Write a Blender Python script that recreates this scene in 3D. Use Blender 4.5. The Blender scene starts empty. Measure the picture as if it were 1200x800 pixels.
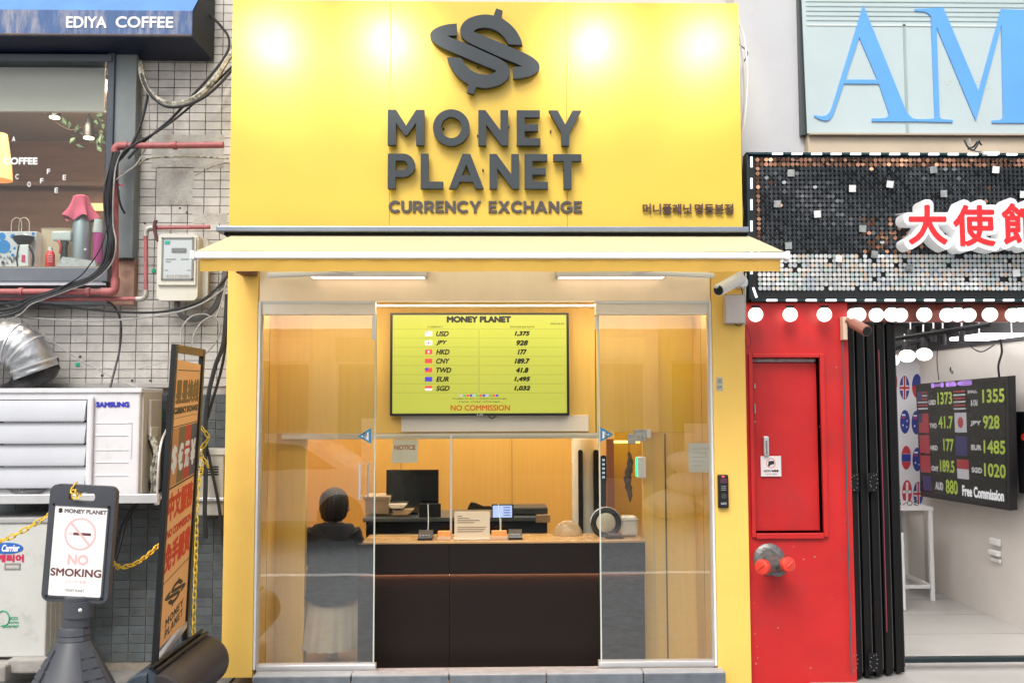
import bpy, bmesh, math, random
from mathutils import Vector, Matrix, Euler
random.seed(7)
S = bpy.context.scene
COL = S.collection
PI = math.pi
# ------------------------------------------------------------------ camera
F = 1080.0
CAM = Vector((0, -5.8, 1.75))
PITCH, YAW, ROLL = math.radians(3.81), math.radians(1.3), math.radians(-0.16)
RM = Matrix.Rotation(-YAW, 3, 'Z') @ Matrix.Rotation(PI/2 + PITCH, 3, 'X') @ Matrix.Rotation(ROLL, 3, 'Z')
cd = bpy.data.cameras.new('camera'); cam = bpy.data.objects.new('camera', cd); COL.objects.link(cam)
cd.sensor_width = 36; cd.lens = 36*F/1200; cd.clip_end = 400; cd.clip_start = .05
cam.matrix_world = Matrix.Translation(CAM) @ RM.to_4x4()
S.camera = cam
# ------------------------------------------------------------------ sky, sun, exposure
w = bpy.data.worlds.new('World'); S.world = w; w.use_nodes = True
nt = w.node_tree; bg = nt.nodes['Background']; sk = nt.nodes.new('ShaderNodeTexSky')
sk.sky_type = 'NISHITA'; sk.sun_disc = False
sk.sun_elevation = math.radians(52); sk.sun_rotation = math.radians(200); sk.dust_density = 5; sk.air_density = 1.0; sk.ozone_density = .6
hs = nt.nodes.new('ShaderNodeHueSaturation'); hs.inputs['Saturation'].default_value = .35
nt.links.new(sk.outputs[0], hs.inputs['Color']); nt.links.new(hs.outputs[0], bg.inputs[0]); bg.inputs[1].default_value = .15
sd = bpy.data.lights.new('sun', 'SUN'); sun = bpy.data.objects.new('sun', sd); COL.objects.link(sun)
sd.energy = 1.1; sd.angle = math.radians(25); sd.color = (1, .95, .88)
az, el = math.radians(200), math.radians(52)
sdir = Vector((math.sin(az)*math.cos(el), math.cos(az)*math.cos(el), math.sin(el)))
sun.rotation_euler = sdir.to_track_quat('Z', 'Y').to_euler(); sun.location = (0, -3, 8)
S.view_settings.view_transform = 'Standard'; S.view_settings.look = 'None'; S.view_settings.gamma = 1
S.view_settings.exposure = 0.56
S.cycles.max_bounces = 8; S.cycles.transparent_max_bounces = 16; S.cycles.caustics_reflective = False; S.cycles.caustics_refractive = False
S.cycles.use_denoising = True

# ------------------------------------------------------------------ helpers
def ray(px, py): return RM @ Vector(((px-600)/F, (400-py)/F, -1))
def P(px, py, Y):
    d = ray(px, py); return CAM + d*((Y-CAM.y)/d.y)
def PX(px, py, X):
    d = ray(px, py); return CAM + d*((X-CAM.x)/d.x)
def PZ(px, py, Z):
    d = ray(px, py); return CAM + d*((Z-CAM.z)/d.z)
def R(x0, x1, y0, y1, Y):
    ym, xm = (y0+y1)/2, (x0+x1)/2
    return P(x0, ym, Y).x, P(x1, ym, Y).x, P(xm, y1, Y).z, P(xm, y0, Y).z
def sc(Y): return F/(Y+5.8)        # pixels per metre at depth Y

def mat(name, col, rough=.5, metal=0, var=.06, scale=3, bump=0, bscale=60, emit=None, es=0, spec=.5,
        dirt_highlight=None, damt=.4, dscale=4, dpos=.55, rnd=0, coat=0, alpha=1, stretch=(1, 1, 1)):
    m = bpy.data.materials.new(name); m.use_nodes = True; n = m.node_tree; N = n.nodes; L = n.links
    b = N['Principled BSDF']
    b.inputs['Roughness'].default_value = rough; b.inputs['Metallic'].default_value = metal
    b.inputs['Specular IOR Level'].default_value = spec
    if coat: b.inputs['Coat Weight'].default_value = coat; b.inputs['Coat Roughness'].default_value = .06
    geo = N.new('ShaderNodeNewGeometry'); mp = N.new('ShaderNodeMapping'); mp.inputs['Scale'].default_value = stretch
    L.new(geo.outputs['Position'], mp.inputs['Vector'])
    no = N.new('ShaderNodeTexNoise'); no.inputs['Scale'].default_value = scale; no.inputs['Detail'].default_value = 6; no.inputs['Roughness'].default_value = .6
    L.new(mp.outputs[0], no.inputs['Vector'])
    mr = N.new('ShaderNodeMapRange'); mr.inputs['From Min'].default_value = .3; mr.inputs['From Max'].default_value = .7
    mr.inputs['To Min'].default_value = 1-var; mr.inputs['To Max'].default_value = 1+var
    L.new(no.outputs['Fac'], mr.inputs['Value'])
    val = mr.outputs[0]
    if rnd:
        oi = N.new('ShaderNodeObjectInfo'); m2 = N.new('ShaderNodeMapRange')
        m2.inputs['To Min'].default_value = 1-rnd; m2.inputs['To Max'].default_value = 1+rnd
        L.new(oi.outputs['Random'], m2.inputs['Value']); mm = N.new('ShaderNodeMath'); mm.operation = 'MULTIPLY'
        L.new(val, mm.inputs[0]); L.new(m2.outputs[0], mm.inputs[1]); val = mm.outputs[0]
    vm = N.new('ShaderNodeVectorMath'); vm.operation = 'SCALE'; vm.inputs[0].default_value = col[:3]; L.new(val, vm.inputs['Scale'])
    out = vm.outputs[0]
    if dirt_highlight:
        n2 = N.new('ShaderNodeTexNoise'); n2.inputs['Scale'].default_value = dscale; n2.inputs['Detail'].default_value = 8; n2.inputs['Roughness'].default_value = .7
        L.new(mp.outputs[0], n2.inputs['Vector'])
        r2 = N.new('ShaderNodeMapRange'); r2.inputs['From Min'].default_value = dpos; r2.inputs['From Max'].default_value = dpos+.18
        r2.inputs['To Max'].default_value = damt; L.new(n2.outputs['Fac'], r2.inputs['Value'])
        mx = N.new('ShaderNodeMix'); mx.data_type = 'RGBA'; L.new(r2.outputs[0], mx.inputs['Factor'])
        L.new(out, mx.inputs['A']); mx.inputs['B'].default_value = (*dirt_highlight, 1); out = mx.outputs['Result']
    L.new(out, b.inputs['Base Color'])
    if rough < .95 and metal < .5:
        rr = N.new('ShaderNodeMapRange'); rr.inputs['To Min'].default_value = max(.02, rough-.08); rr.inputs['To Max'].default_value = min(1, rough+.12)
        L.new(no.outputs['Fac'], rr.inputs['Value']); L.new(rr.outputs[0], b.inputs['Roughness'])
    if bump:
        n3 = N.new('ShaderNodeTexNoise'); n3.inputs['Scale'].default_value = bscale; n3.inputs['Detail'].default_value = 5
        L.new(mp.outputs[0], n3.inputs['Vector'])
        bp = N.new('ShaderNodeBump'); bp.inputs['Strength'].default_value = bump; bp.inputs['Distance'].default_value = .01
        L.new(n3.outputs['Fac'], bp.inputs['Height']); L.new(bp.outputs[0], b.inputs['Normal'])
    if emit: b.inputs['Emission Color'].default_value = (*emit, 1); b.inputs['Emission Strength'].default_value = es
    if alpha < 1: b.inputs['Alpha'].default_value = alpha
    return m
def glass_mat(name, tint=(1, 1, 1), rough=.0, ior=1.5, gain=1.0, wav=0):
    m = bpy.data.materials.new(name); m.use_nodes = True; n = m.node_tree; N = n.nodes; L = n.links
    N.remove(N['Principled BSDF']); o = N['Material Output']
    t = N.new('ShaderNodeBsdfTransparent'); t.inputs[0].default_value = (*tint, 1)
    g = N.new('ShaderNodeBsdfGlossy'); g.inputs['Roughness'].default_value = rough
    f = N.new('ShaderNodeFresnel'); f.inputs[0].default_value = ior
    mu = N.new('ShaderNodeMath'); mu.operation = 'MULTIPLY'; mu.use_clamp = True; mu.inputs[1].default_value = gain; L.new(f.outputs[0], mu.inputs[0])
    gb = N.new('ShaderNodeNewGeometry'); iv = N.new('ShaderNodeMath'); iv.operation = 'SUBTRACT'; iv.inputs[0].default_value = 1; L.new(gb.outputs['Backfacing'], iv.inputs[1])
    m3 = N.new('ShaderNodeMath'); m3.operation = 'MULTIPLY'; L.new(mu.outputs[0], m3.inputs[0]); L.new(iv.outputs[0], m3.inputs[1])
    x = N.new('ShaderNodeMixShader'); L.new(m3.outputs[0], x.inputs[0]); L.new(t.outputs[0], x.inputs[1]); L.new(g.outputs[0], x.inputs[2])
    if wav:
        no = N.new('ShaderNodeTexNoise'); no.inputs['Scale'].default_value = 2.5; gp = N.new('ShaderNodeNewGeometry'); L.new(gp.outputs['Position'], no.inputs['Vector'])
        bp = N.new('ShaderNodeBump'); bp.inputs['Strength'].default_value = wav; bp.inputs['Distance'].default_value = .01
        L.new(no.outputs['Fac'], bp.inputs['Height']); L.new(bp.outputs[0], g.inputs['Normal'])
    L.new(x.outputs[0], o.inputs[0]); return m
def emat(name, col, s):
    m = bpy.data.materials.new(name); m.use_nodes = True; b = m.node_tree.nodes['Principled BSDF']
    b.inputs['Base Color'].default_value = (*[c*.5 for c in col], 1); b.inputs['Emission Color'].default_value = (*col, 1); b.inputs['Emission Strength'].default_value = s
    b.inputs['Roughness'].default_value = .3
    return m

WL = {}   # world location of every object
class MB:
    def __init__(s): s.v = []; s.f = []; s.nbx = 0; s.nall = 0
    def add(s, vs, fs):
        s.nall += 1
        k = len(s.v); s.v += [Vector(v) for v in vs]; s.f += [tuple(i+k for i in f) for f in fs]; return s
    def box(s, x0, x1, y0, y1, z0, z1, M=None):
        vs = [Vector((x, y, z)) for z in (z0, z1) for y in (y0, y1) for x in (x0, x1)]
        if M: vs = [M @ v for v in vs]
        return s.add(vs, [(0, 2, 3, 1), (4, 5, 7, 6), (0, 1, 5, 4), (2, 6, 7, 3), (0, 4, 6, 2), (1, 3, 7, 5)])
    def bbox(s, x0, x1, y0, y1, z0, z1, c=.004, M=None):     # box with chamfered edges
        x0, x1 = min(x0, x1), max(x0, x1); y0, y1 = min(y0, y1), max(y0, y1); z0, z1 = min(z0, z1), max(z0, z1)
        c = min(c, (x1-x0)*.45, (y1-y0)*.45, (z1-z0)*.45)
        bm = bmesh.new(); bmesh.ops.create_cube(bm, size=1)
        for v in bm.verts: v.co = Vector(((x0+x1)/2+v.co.x*(x1-x0), (y0+y1)/2+v.co.y*(y1-y0), (z0+z1)/2+v.co.z*(z1-z0)))
        bmesh.ops.bevel(bm, geom=bm.edges[:], offset=c, segments=2, affect='EDGES', profile=.5)
        bm.verts.ensure_lookup_table()
        vs = [v.co.copy() for v in bm.verts]; fs = [tuple(v.index for v in f.verts) for f in bm.faces]; bm.free()
        if M: vs = [M @ v for v in vs]
        s.nbx += 1; return s.add(vs, fs)
    def pb(s, x0, x1, y0, y1, Y, d, c=.004):                    # box by picture rectangle, front face at depth Y, thickness d
        a, b, e, g = R(x0, x1, y0, y1, Y)
        return s.bbox(a, b, Y, Y+d, e, g, c) if c else s.box(a, b, Y, Y+d, e, g)
    def prism(s, pts, a, b, fr):                              # closed outline pts (u,v) swept from n=a to n=b in frame fr(u,v,n)
        n = len(pts); vs = [fr(u, v, a) for u, v in pts]+[fr(u, v, b) for u, v in pts]
        return s.add(vs, [tuple(range(n)), tuple(range(2*n-1, n-1, -1))]+[(i, i+n, (i+1) % n+n, (i+1) % n) for i in range(n)])
    def tube(s, pts, r, seg=8, cap=True):
        pts = [Vector(p) for p in pts]; n = len(pts); rs = r if isinstance(r, (list, tuple)) else [r]*n
        s.nall += 1; k = len(s.v); up = Vector((0.13, .31, .94)); prev = None
        for i, p in enumerate(pts):
            t = (pts[min(i+1, n-1)]-pts[max(i-1, 0)]); t = t.normalized() if t.length > 1e-9 else Vector((0, 0, 1))
            if prev is None: a = t.cross(up); a = a.normalized() if a.length > .05 else t.cross(Vector((1, 0, 0))).normalized()
            else: a = (prev - t*prev.dot(t)).normalized()
            prev = a; b = t.cross(a)
            for j in range(seg):
                q = 2*PI*j/seg; s.v.append(p+(a*math.cos(q)+b*math.sin(q))*rs[i])
        for i in range(n-1):
            for j in range(seg): s.f.append((k+i*seg+j, k+i*seg+(j+1) % seg, k+(i+1)*seg+(j+1) % seg, k+(i+1)*seg+j))
        if cap: s.f.append(tuple(k+j for j in range(seg-1, -1, -1))); s.f.append(tuple(k+(n-1)*seg+j for j in range(seg)))
        return s
    def lathe(s, c, prof, axis='Z', seg=24, sx=1, sy=1):       # prof: (radius, height) from c
        s.nall += 1; k = len(s.v); c = Vector(c)
        for r, h in prof:
            for j in range(seg):
                q = 2*PI*j/seg; x, y = r*math.cos(q)*sx, r*math.sin(q)*sy
                s.v.append(c+(Vector((x, y, h)) if axis == 'Z' else Vector((x, -h, y)) if axis == 'Y' else Vector((h, x, y))))
        n = len(prof)
        for i in range(n-1):
            for j in range(seg): s.f.append((k+i*seg+j, k+i*seg+(j+1) % seg, k+(i+1)*seg+(j+1) % seg, k+(i+1)*seg+j))
        s.f.append(tuple(k+j for j in range(seg-1, -1, -1))); s.f.append(tuple(k+(n-1)*seg+j for j in range(seg)))
        return s
    def sphere(s, c, r, seg=20, rings=12, sz=1):
        return s.lathe(c, [(max(r*math.sin(PI*i/rings), 1e-4), -r*sz*math.cos(PI*i/rings)) for i in range(rings+1)], 'Z', seg)
    def quad(s, a, b, c, d): return s.add([a, b, c, d], [(0, 1, 2, 3)])
    def loft(s, rings):
        n = len(rings[0]); k = len(s.v)
        for r in rings: s.v += [Vector(p) for p in r]
        for i in range(len(rings)-1):
            for j in range(n): s.f.append((k+i*n+j, k+i*n+(j+1) % n, k+(i+1)*n+(j+1) % n, k+(i+1)*n+j))
        s.f.append(tuple(k+j for j in range(n-1, -1, -1))); s.f.append(tuple(k+(len(rings)-1)*n+j for j in range(n)))
        return s
    def mesh(s, name, m, smooth=True, norm=True):
        c = sum(s.v, Vector())/max(1, len(s.v)); me = bpy.data.meshes.new(name)
        if s.nbx and s.nbx == s.nall: smooth = False
        me.from_pydata([v-c for v in s.v], [], s.f); me.update()
        if norm:
            bm = bmesh.new(); bm.from_mesh(me); bmesh.ops.recalc_face_normals(bm, faces=bm.faces); bm.to_mesh(me); bm.free()
        if m: me.materials.append(m)
        if smooth: me.set_sharp_from_angle(angle=math.radians(35)) if hasattr(me, 'set_sharp_from_angle') else None
        if smooth:
            for p in me.polygons: p.use_smooth = True
            me.set_sharp_from_angle(angle=math.radians(35))
        return me, c
    def build(s, name, m, parent=None, smooth=True, norm=True, kind=None, label=None):
        me, c = s.mesh(name, m, smooth, norm)
        o = bpy.data.objects.new(name, me); COL.objects.link(o)
        if parent: o.parent = parent; o.location = c-WL[parent.name]
        else: o.location = c
        WL[o.name] = c
        if kind: o['kind'] = kind
        if label: o['label'] = label
        return o
def tag(o, label, cat, group=None, kind=None):
    o['label'] = label; o['category'] = cat
    if group: o['group'] = group
    if kind: o['kind'] = kind
    return o
def thing(name, label, cat, loc, group=None):
    o = bpy.data.objects.new(name, None); COL.objects.link(o); o.location = loc; o.empty_display_size = .1
    WL[o.name] = Vector(loc); return tag(o, label, cat, group)
def struct(o): o['kind'] = 'structure'; return o
def inst(me, name, loc, parent, rot=None, scale=None):
    o = bpy.data.objects.new(name, me); COL.objects.link(o); o.parent = parent; o.location = Vector(loc)-WL[parent.name]
    if rot: o.rotation_euler = rot
    if scale: o.scale = scale
    WL[o.name] = Vector(loc); return o
def copy_tree(o, parent=None):
    c = o.copy(); COL.objects.link(c); c.parent = parent
    for ch in list(o.children): copy_tree(ch, c)
    return c
def cr(pts, n=8, closed=False):                                # Catmull-Rom
    pts = [Vector(p) for p in pts]; out = []; m = len(pts)
    for i in range(m if closed else m-1):
        g = (lambda k: pts[k % m]) if closed else (lambda k: pts[max(0, min(m-1, k))])
        a, b, c, d = g(i-1), g(i), g(i+1), g(i+2)
        for j in range(n):
            t = j/n; out.append(.5*((2*b)+(c-a)*t+(2*a-5*b+4*c-d)*t*t+(3*b-a-3*c+d)*t**3))
    if not closed: out.append(pts[-1])
    return out
def smooth_outline(spec, n=6):                                  # spec: (x,y) smooth or (x,y,1) corner
    m = len(spec); cs = [i for i, p in enumerate(spec) if len(p) > 2]; out = []
    for a, b in zip(cs, cs[1:]+[cs[0]+m]):
        seg = [spec[k % m][:2] for k in range(a, b+1)]
        out += [tuple(p)[:2] for p in cr([Vector((*q, 0)) for q in seg], n)][:-1] if len(seg) > 2 else [seg[0]]
    return out
def fill(loops, extrude=0):                                     # polygons with holes -> (verts, faces) in the plane
    c = bpy.data.curves.new('outline', 'CURVE'); c.dimensions = '2D'; c.fill_mode = 'BOTH'; c.extrude = extrude
    for lp in loops:
        sp = c.splines.new('POLY'); sp.points.add(len(lp)-1); sp.use_cyclic_u = True
        for i, p in enumerate(lp): sp.points[i].co = (p[0], p[1], 0, 1)
    return _curve_mesh(c)
def _curve_mesh(c):
    o = bpy.data.objects.new('tmp', c); COL.objects.link(o)
    me = o.to_mesh(); vs = [v.co.copy() for v in me.vertices]; fs = [tuple(p.vertices) for p in me.polygons]
    o.to_mesh_clear(); bpy.data.objects.remove(o); bpy.data.curves.remove(c); return vs, fs
_fc = {}
def font(body, extrude=0, shear=0, space=1):
    k = (body, extrude, shear, space)
    if k not in _fc:
        c = bpy.data.curves.new('text', 'FONT'); c.body = body; c.size = 1; c.extrude = extrude; c.shear = shear; c.space_character = space; c.resolution_u = 4
        _fc[k] = _curve_mesh(c)
    return _fc[k]
def fplane(Y): return lambda u, v, n: Vector((u, Y-n, v))
def text(body, name, box, fr, m, parent, bold=0, boldv=None, shear=0, space=1, depth=0, strikes=None, kind=None):
    """print fitted to box (u0,u1,v0,v1) in frame fr(u,v,n); bold = thickening radius in units of u"""
    vs, fs = font(body, .5 if depth else 0, shear, space)
    if not vs: return None
    x0, x1 = min(v.x for v in vs), max(v.x for v in vs); y0, y1 = min(v.y for v in vs), max(v.y for v in vs)
    bv = bold if boldv is None else boldv; u0, u1, v0, v1 = box; u0 += bold; u1 -= bold; v0 += bv; v1 -= bv
    mb = MB(); offs = [(0, 0)]
    if bold: q = strikes or 8; offs += [(bold*math.cos(2*PI*i/q), bv*math.sin(2*PI*i/q)) for i in range(q)]
    for i, (du, dv) in enumerate(offs):
        k = len(mb.v)
        for v in vs:
            n = (depth-i*.00012 if v.z > 0 else 0) if depth else .00004*i
            mb.v.append(fr(u0+(v.x-x0)/(x1-x0)*(u1-u0)+du, v0+(v.y-y0)/(y1-y0)*(v1-v0)+dv, n))
        mb.f += [tuple(a+k for a in f) for f in fs]
    return mb.build(name, m, parent, smooth=False, norm=False, kind=kind)
def ptext(body, name, x0, x1, y0, y1, Y, m, parent, bold=0, **kw):
    a, b, e, g = R(x0, x1, y0, y1, Y); return text(body, name, (a, b, e, g), fplane(Y), m, parent, bold/sc(Y), **kw)
def cable(label, pts, r, m, n=8, group=None, name='cable'):
    o = MB().tube(cr([P(*p) for p in pts], n), r, 6).build(name, m); return tag(o, label, 'cable', group)

# ------------------------------------------------------------------ materials
YEL = mat('yellow_paint', (.75, .50, .062), .33, spec=.5, var=.03, scale=2, bump=.008, bscale=3, dirt_highlight=(.66, .46, .09), damt=.15, dscale=2.6, dpos=.52)
YELP = mat('yellow_pillar_paint', (.88, .56, .12), .5, var=.05, scale=3, bump=.03, bscale=20)
YELI = mat('yellow_laminate', (.83, .53, .12), .42, var=.05, scale=5, stretch=(9, 9, .35))
AWN = mat('cream_awning_fabric', (.93, .88, .56), .85, var=.03, bump=.15, bscale=300)
AWN2 = mat('yellow_valance_fabric', (.80, .52, .10), .85, var=.05, bump=.15, bscale=300)
DGREY = mat('dark_grey_letter_paint', (.042, .052, .060), .5, var=.08, scale=6, spec=.3)
BLK = mat('black_plastic', (.008, .008, .010), .4, var=.15)
BLKM = mat('black_matte', (.008, .008, .009), .8, var=.2, spec=.25)
WHT = mat('white_plastic', (.78, .78, .77), .4, var=.03)
WHTM = mat('white_powder_coat', (.72, .73, .75), .45, var=.05, dirt_highlight=(.35, .33, .3), damt=.5, dscale=6, dpos=.6)
WALLW = mat('white_plaster', (.54, .55, .575), .85, var=.05, scale=2, bump=.1, bscale=60, dirt_highlight=(.5, .48, .45), damt=.3, dscale=3)
STEEL = mat('brushed_steel', (.78, .72, .64), .32, metal=.6, var=.1, scale=6, stretch=(1, 1, 40), bump=.02, bscale=40)
STEEL2 = mat('satin_steel', (.68, .68, .69), .4, metal=.6, var=.08, scale=5)
CHROME = mat('duct_foil', (.50, .51, .53), .38, metal=.85, var=.2, bump=.6, bscale=22)
GROUT = mat('dirty_mortar', (.34, .325, .31), .9, var=.25, scale=9, bump=.3, bscale=120)
GROUT2 = mat('ochre_mortar', (.24, .21, .17), .9, var=.3, scale=9)
TILE = mat('light_grey_tile', (.50, .485, .455), .35, var=.16, scale=5, bump=.08, bscale=60, dirt_highlight=(.20, .17, .15), damt=.55, dscale=3.5, dpos=.52, rnd=.08)
TILED = mat('slate_blue_tile', (.085, .10, .108), .28, var=.25, scale=7, bump=.08, bscale=60, dirt_highlight=(.16, .15, .13), damt=.35, dscale=5, rnd=.2)
PIPE = mat('red_oxide_pipe', (.36, .10, .10), .5, var=.25, scale=20, dirt_highlight=(.22, .16, .15), damt=.6, dscale=25, dpos=.5)
FIT = mat('galvanised_fitting', (.42, .40, .36), .5, metal=.5, var=.2, scale=30)
CAB = mat('black_cable_sheath', (.02, .021, .024), .55, var=.3, scale=30)
CABG = mat('grey_cable_sheath', (.30, .30, .29), .6, var=.2, scale=30)
CABT = mat('taped_lagging', (.45, .42, .33), .7, var=.35, scale=40, dirt_highlight=(.04, .035, .03), damt=1, dscale=30, dpos=.45)
CONC = mat('concrete', (.30, .29, .27), .9, var=.2, scale=6, bump=.4, bscale=50, dirt_highlight=(.12, .11, .1), damt=.6, dscale=5)
GLASS = glass_mat('shop_glass', (.97, .98, .97), 0, 1.5, 6.5, wav=.03)
GLASSW = glass_mat('window_glass', (.9, .93, .92), 0, 1.5, 1.0)
RED = mat('red_wall_paint', (.52, .018, .018), .36, var=.10, scale=3, bump=.08, bscale=10, dirt_highlight=(.36, .03, .03), damt=.6, dscale=2.5, dpos=.52)
BLUEF = mat('blue_awning_fascia', (.05, .11, .26), .6, var=.2, scale=6, dirt_highlight=(.34, .33, .36), damt=.75, dscale=5, dpos=.46, stretch=(3, 1, .6))
BLUET = mat('blue_awning_top', (.08, .22, .55), .6, var=.15, scale=4)
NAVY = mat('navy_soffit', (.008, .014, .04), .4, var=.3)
SIGNW = mat('white_vinyl', (.8, .8, .8), .5, var=.02)
SIGNB = mat('black_vinyl', (.02, .018, .018), .5, var=.05)
ORANGE = mat('orange_banner_print', (.97, .50, .20), .5, var=.05)
REDV = mat('red_vinyl', (.70, .035, .02), .5, var=.05)
FRAME = mat('blue_grey_window_frame', (.05, .065, .085), .4, var=.15)
GREYM = mat('grey_column_paint', (.17, .195, .20), .5, var=.15, scale=5, dirt_highlight=(.08, .08, .08), damt=.7, dscale=6, dpos=.58)
BROWN = mat('brown_wall', (.26, .16, .12), .75, var=.15, scale=3, stretch=(1, 1, 6))
BEIGE = mat('beige_card', (.60, .50, .36), .8, var=.06)
CHAIN = mat('yellow_chain_plastic', (.78, .52, .03), .4, var=.1)

def translucent(m, f, col):
    n = m.node_tree; b = n.nodes['Principled BSDF']; o = n.nodes['Material Output']; t_ = n.nodes.new('ShaderNodeBsdfTranslucent'); t_.inputs[0].default_value = (*col, 1)
    x = n.nodes.new('ShaderNodeMixShader'); x.inputs[0].default_value = f; n.links.new(b.outputs[0], x.inputs[1]); n.links.new(t_.outputs[0], x.inputs[2]); n.links.new(x.outputs[0], o.inputs[0])
translucent(AWN, .50, (.98, .90, .66)); translucent(AWN2, .6, (.95, .68, .25))
# ------------------------------------------------------------------ ground
g = MB().box(-40, 40, -60, 60, -.60, -.12).build('street_ground', mat('worn_grey_asphalt', (.25, .27, .285), .85, var=.25, scale=12, bump=.5, bscale=140), smooth=False); struct(g)
xl = P(263, 700, 0).x; xr = P(880, 700, 0).x
lp = MB().box(-12, xl+.0, -.9, .55, -.5, .015).build('left_pavement', mat('paving_concrete', (.20, .195, .185), .9, var=.3, scale=8, bump=.6, bscale=60, dirt_highlight=(.07, .065, .06), damt=.7, dscale=4, dpos=.5), smooth=False); struct(lp)
ks = thing('kerb_stones', 'row of grey kerb stones edging the left pavement', 'kerb', (xl-2, -.9, -.1))
ks['kind'] = 'structure'; del ks['category']
for i in range(9):
    x1 = xl-.01-i*.8
    MB().bbox(x1-.79, x1, -1.05, -.903, -.118, .012, .012).build('kerb_stone', CONC, ks)
MB().box(-6, 12, -4.42, -4.28, -.119, -.116).build('road_edge_line', mat('road_paint', (.75, .75, .73), .7, var=.2, scale=10), smooth=False)
struct(bpy.data.objects['road_edge_line'])
# step in front of the shop : dark tiles with pale joints, steel threshold
A = R(297, 843, 770, 790, 0)
sx0, sx1 = P(296, 790, -.1).x, P(851, 790, -.1).x
step = MB().box(sx0, sx1, -.09, .1, -.3, .0).build('shop_step', mat('pale_joint_mortar', (.5, .49, .47), .85, var=.1), smooth=False); struct(step)
zt = P(600, 790, -.1).z
tx = sx0
me, _ = MB().bbox(-.249, .249, -.006, .006, -.10, .10, .003).mesh('tile', mat('dark_grey_step_tile', (.13, .15, .17), .5, var=.2, scale=12, bump=.1, bscale=90, rnd=.1))
while tx < sx1-.01:
    wd = min(.59, sx1-tx); inst(me, 'tile', (tx+wd/2, -.096, zt-.105), step, scale=((wd-.008)/.498, 1, 1)); tx += wd
me2, _ = MB().bbox(-.249, .249, -.05, .05, -.004, .004, .002).mesh('tread_tile', mat('grey_step_tread', (.36, .37, .39), .4, var=.15, scale=12))
tx = sx0
while tx < sx1-.01:
    wd = min(.59, sx1-tx); inst(me2, 'tread_tile', (tx+wd/2, -.05, zt+.0), step, scale=((wd-.006)/.498, 1, 1)); tx += wd

# ------------------------------------------------------------------ LEFT : tiled wall
YW = .42
tw, th = .1085, .0582
a, b, e, gz = R(-60, 275, -20, 462, YW)
zdark = P(150, 462, YW).z
XR = P(276, 300, YW).x; XL = P(-330, 300, YW).x
wroot = thing('tiled_wall', 'pale grey mosaic tiled wall beside the yellow shopfront, stained and full of old holes', 'wall', (XL, YW, zdark)); wroot['kind'] = 'structure'
wX, wZa, wZb = P(127, 200, YW).x, P(60, 338, YW).z, P(60, 66, YW).z
MB().box(wX, XR+.12, YW+.006, YW+.12, -.3, 7).box(-14, wX-.0005, YW+.006, YW+.12, -.3, wZa).box(-14, wX-.0005, YW+.006, YW+.12, wZb, 7).build('mortar_bed', GROUT, wroot, smooth=False)
proto, _ = MB().bbox(-tw/2+.0025, tw/2-.0025, -.006, .008, -th/2+.0022, th/2-.0022, .0015).mesh('tile', TILE)
protod, _ = MB().bbox(-tw/2+.0025, tw/2-.0025, -.006, .008, -th/2+.0022, th/2-.0022, .0015).mesh('tile', TILED)
def tile_field(root, me, m, z0, z1, vis, fld):
    cells = []
    nrow = int((z1-z0)/th)
    ncol = int((XR-XL)/tw)+1
    for r in range(nrow):
        for c in range(ncol):
            X = XR-(c+.5)*tw; Z = z1-(r+.5)*th
            q = px_of(X, YW, Z)
            if -320 < q[0] < 280 and -15 < q[1] < 800 and not (q[0] < 134 and 50 < q[1] < 342):
                cells.append((0 if vis(*q) else 1, q, X, Z))
    cells.sort(key=lambda t: t[0])
    rest = MB(); k = 0
    for h, q, X, Z in cells:
        jit = random.uniform(-.0012, .0012)
        if h == 0 and k < 298:
            inst(me, 'tile', (X, YW+jit, Z), root, rot=(random.uniform(-.012, .012), 0, random.uniform(-.012, .012))); k += 1
        else:
            rest.box(X-tw/2+.0025, X+tw/2-.0025, YW-.006+jit, YW+.008, Z-th/2+.0022, Z+th/2-.0022)
    if rest.v: rest.build(fld, m, root, smooth=False, kind='stuff')
RMi = RM.inverted()
def px_of(X, Y, Z):
    d = RMi @ (Vector((X, Y, Z))-CAM); return 600+F*d.x/-d.z, 400-F*d.y/-d.z
tile_field(wroot, proto, TILE, zdark, 4.6, lambda x, y: x > -12 and ((x > 155 and y > 50) or y > 355 or (x > 238 and y < 60)), 'tile_field')
wrd = thing('tiled_plinth', 'slate blue tiled lower band of the left wall behind the signs', 'wall', (XL, YW, 0)); wrd['kind'] = 'structure'
tile_field(wrd, protod, TILED, .02, zdark, lambda x, y: (180 < x < 262) or (130 < x < 182 and y > 585), 'tile_field')
MB().box(XL, XR+.1, YW+.0005, YW+.0055, .0, zdark).build('mortar_bed', GROUT2, wrd, smooth=False)
# ledge along the tile wall top of the plinth
ld = MB().pb(-300, 206, 449, 455, YW-.05, .04).build('wall_trunking', mat('grey_trunking', (.33, .32, .30), .6, var=.2, dirt_highlight=(.1, .1, .1), damt=.5, dscale=9), None)
tag(ld, 'grey cable trunking fixed to the tiles just above the white condenser', 'trunking')
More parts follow.
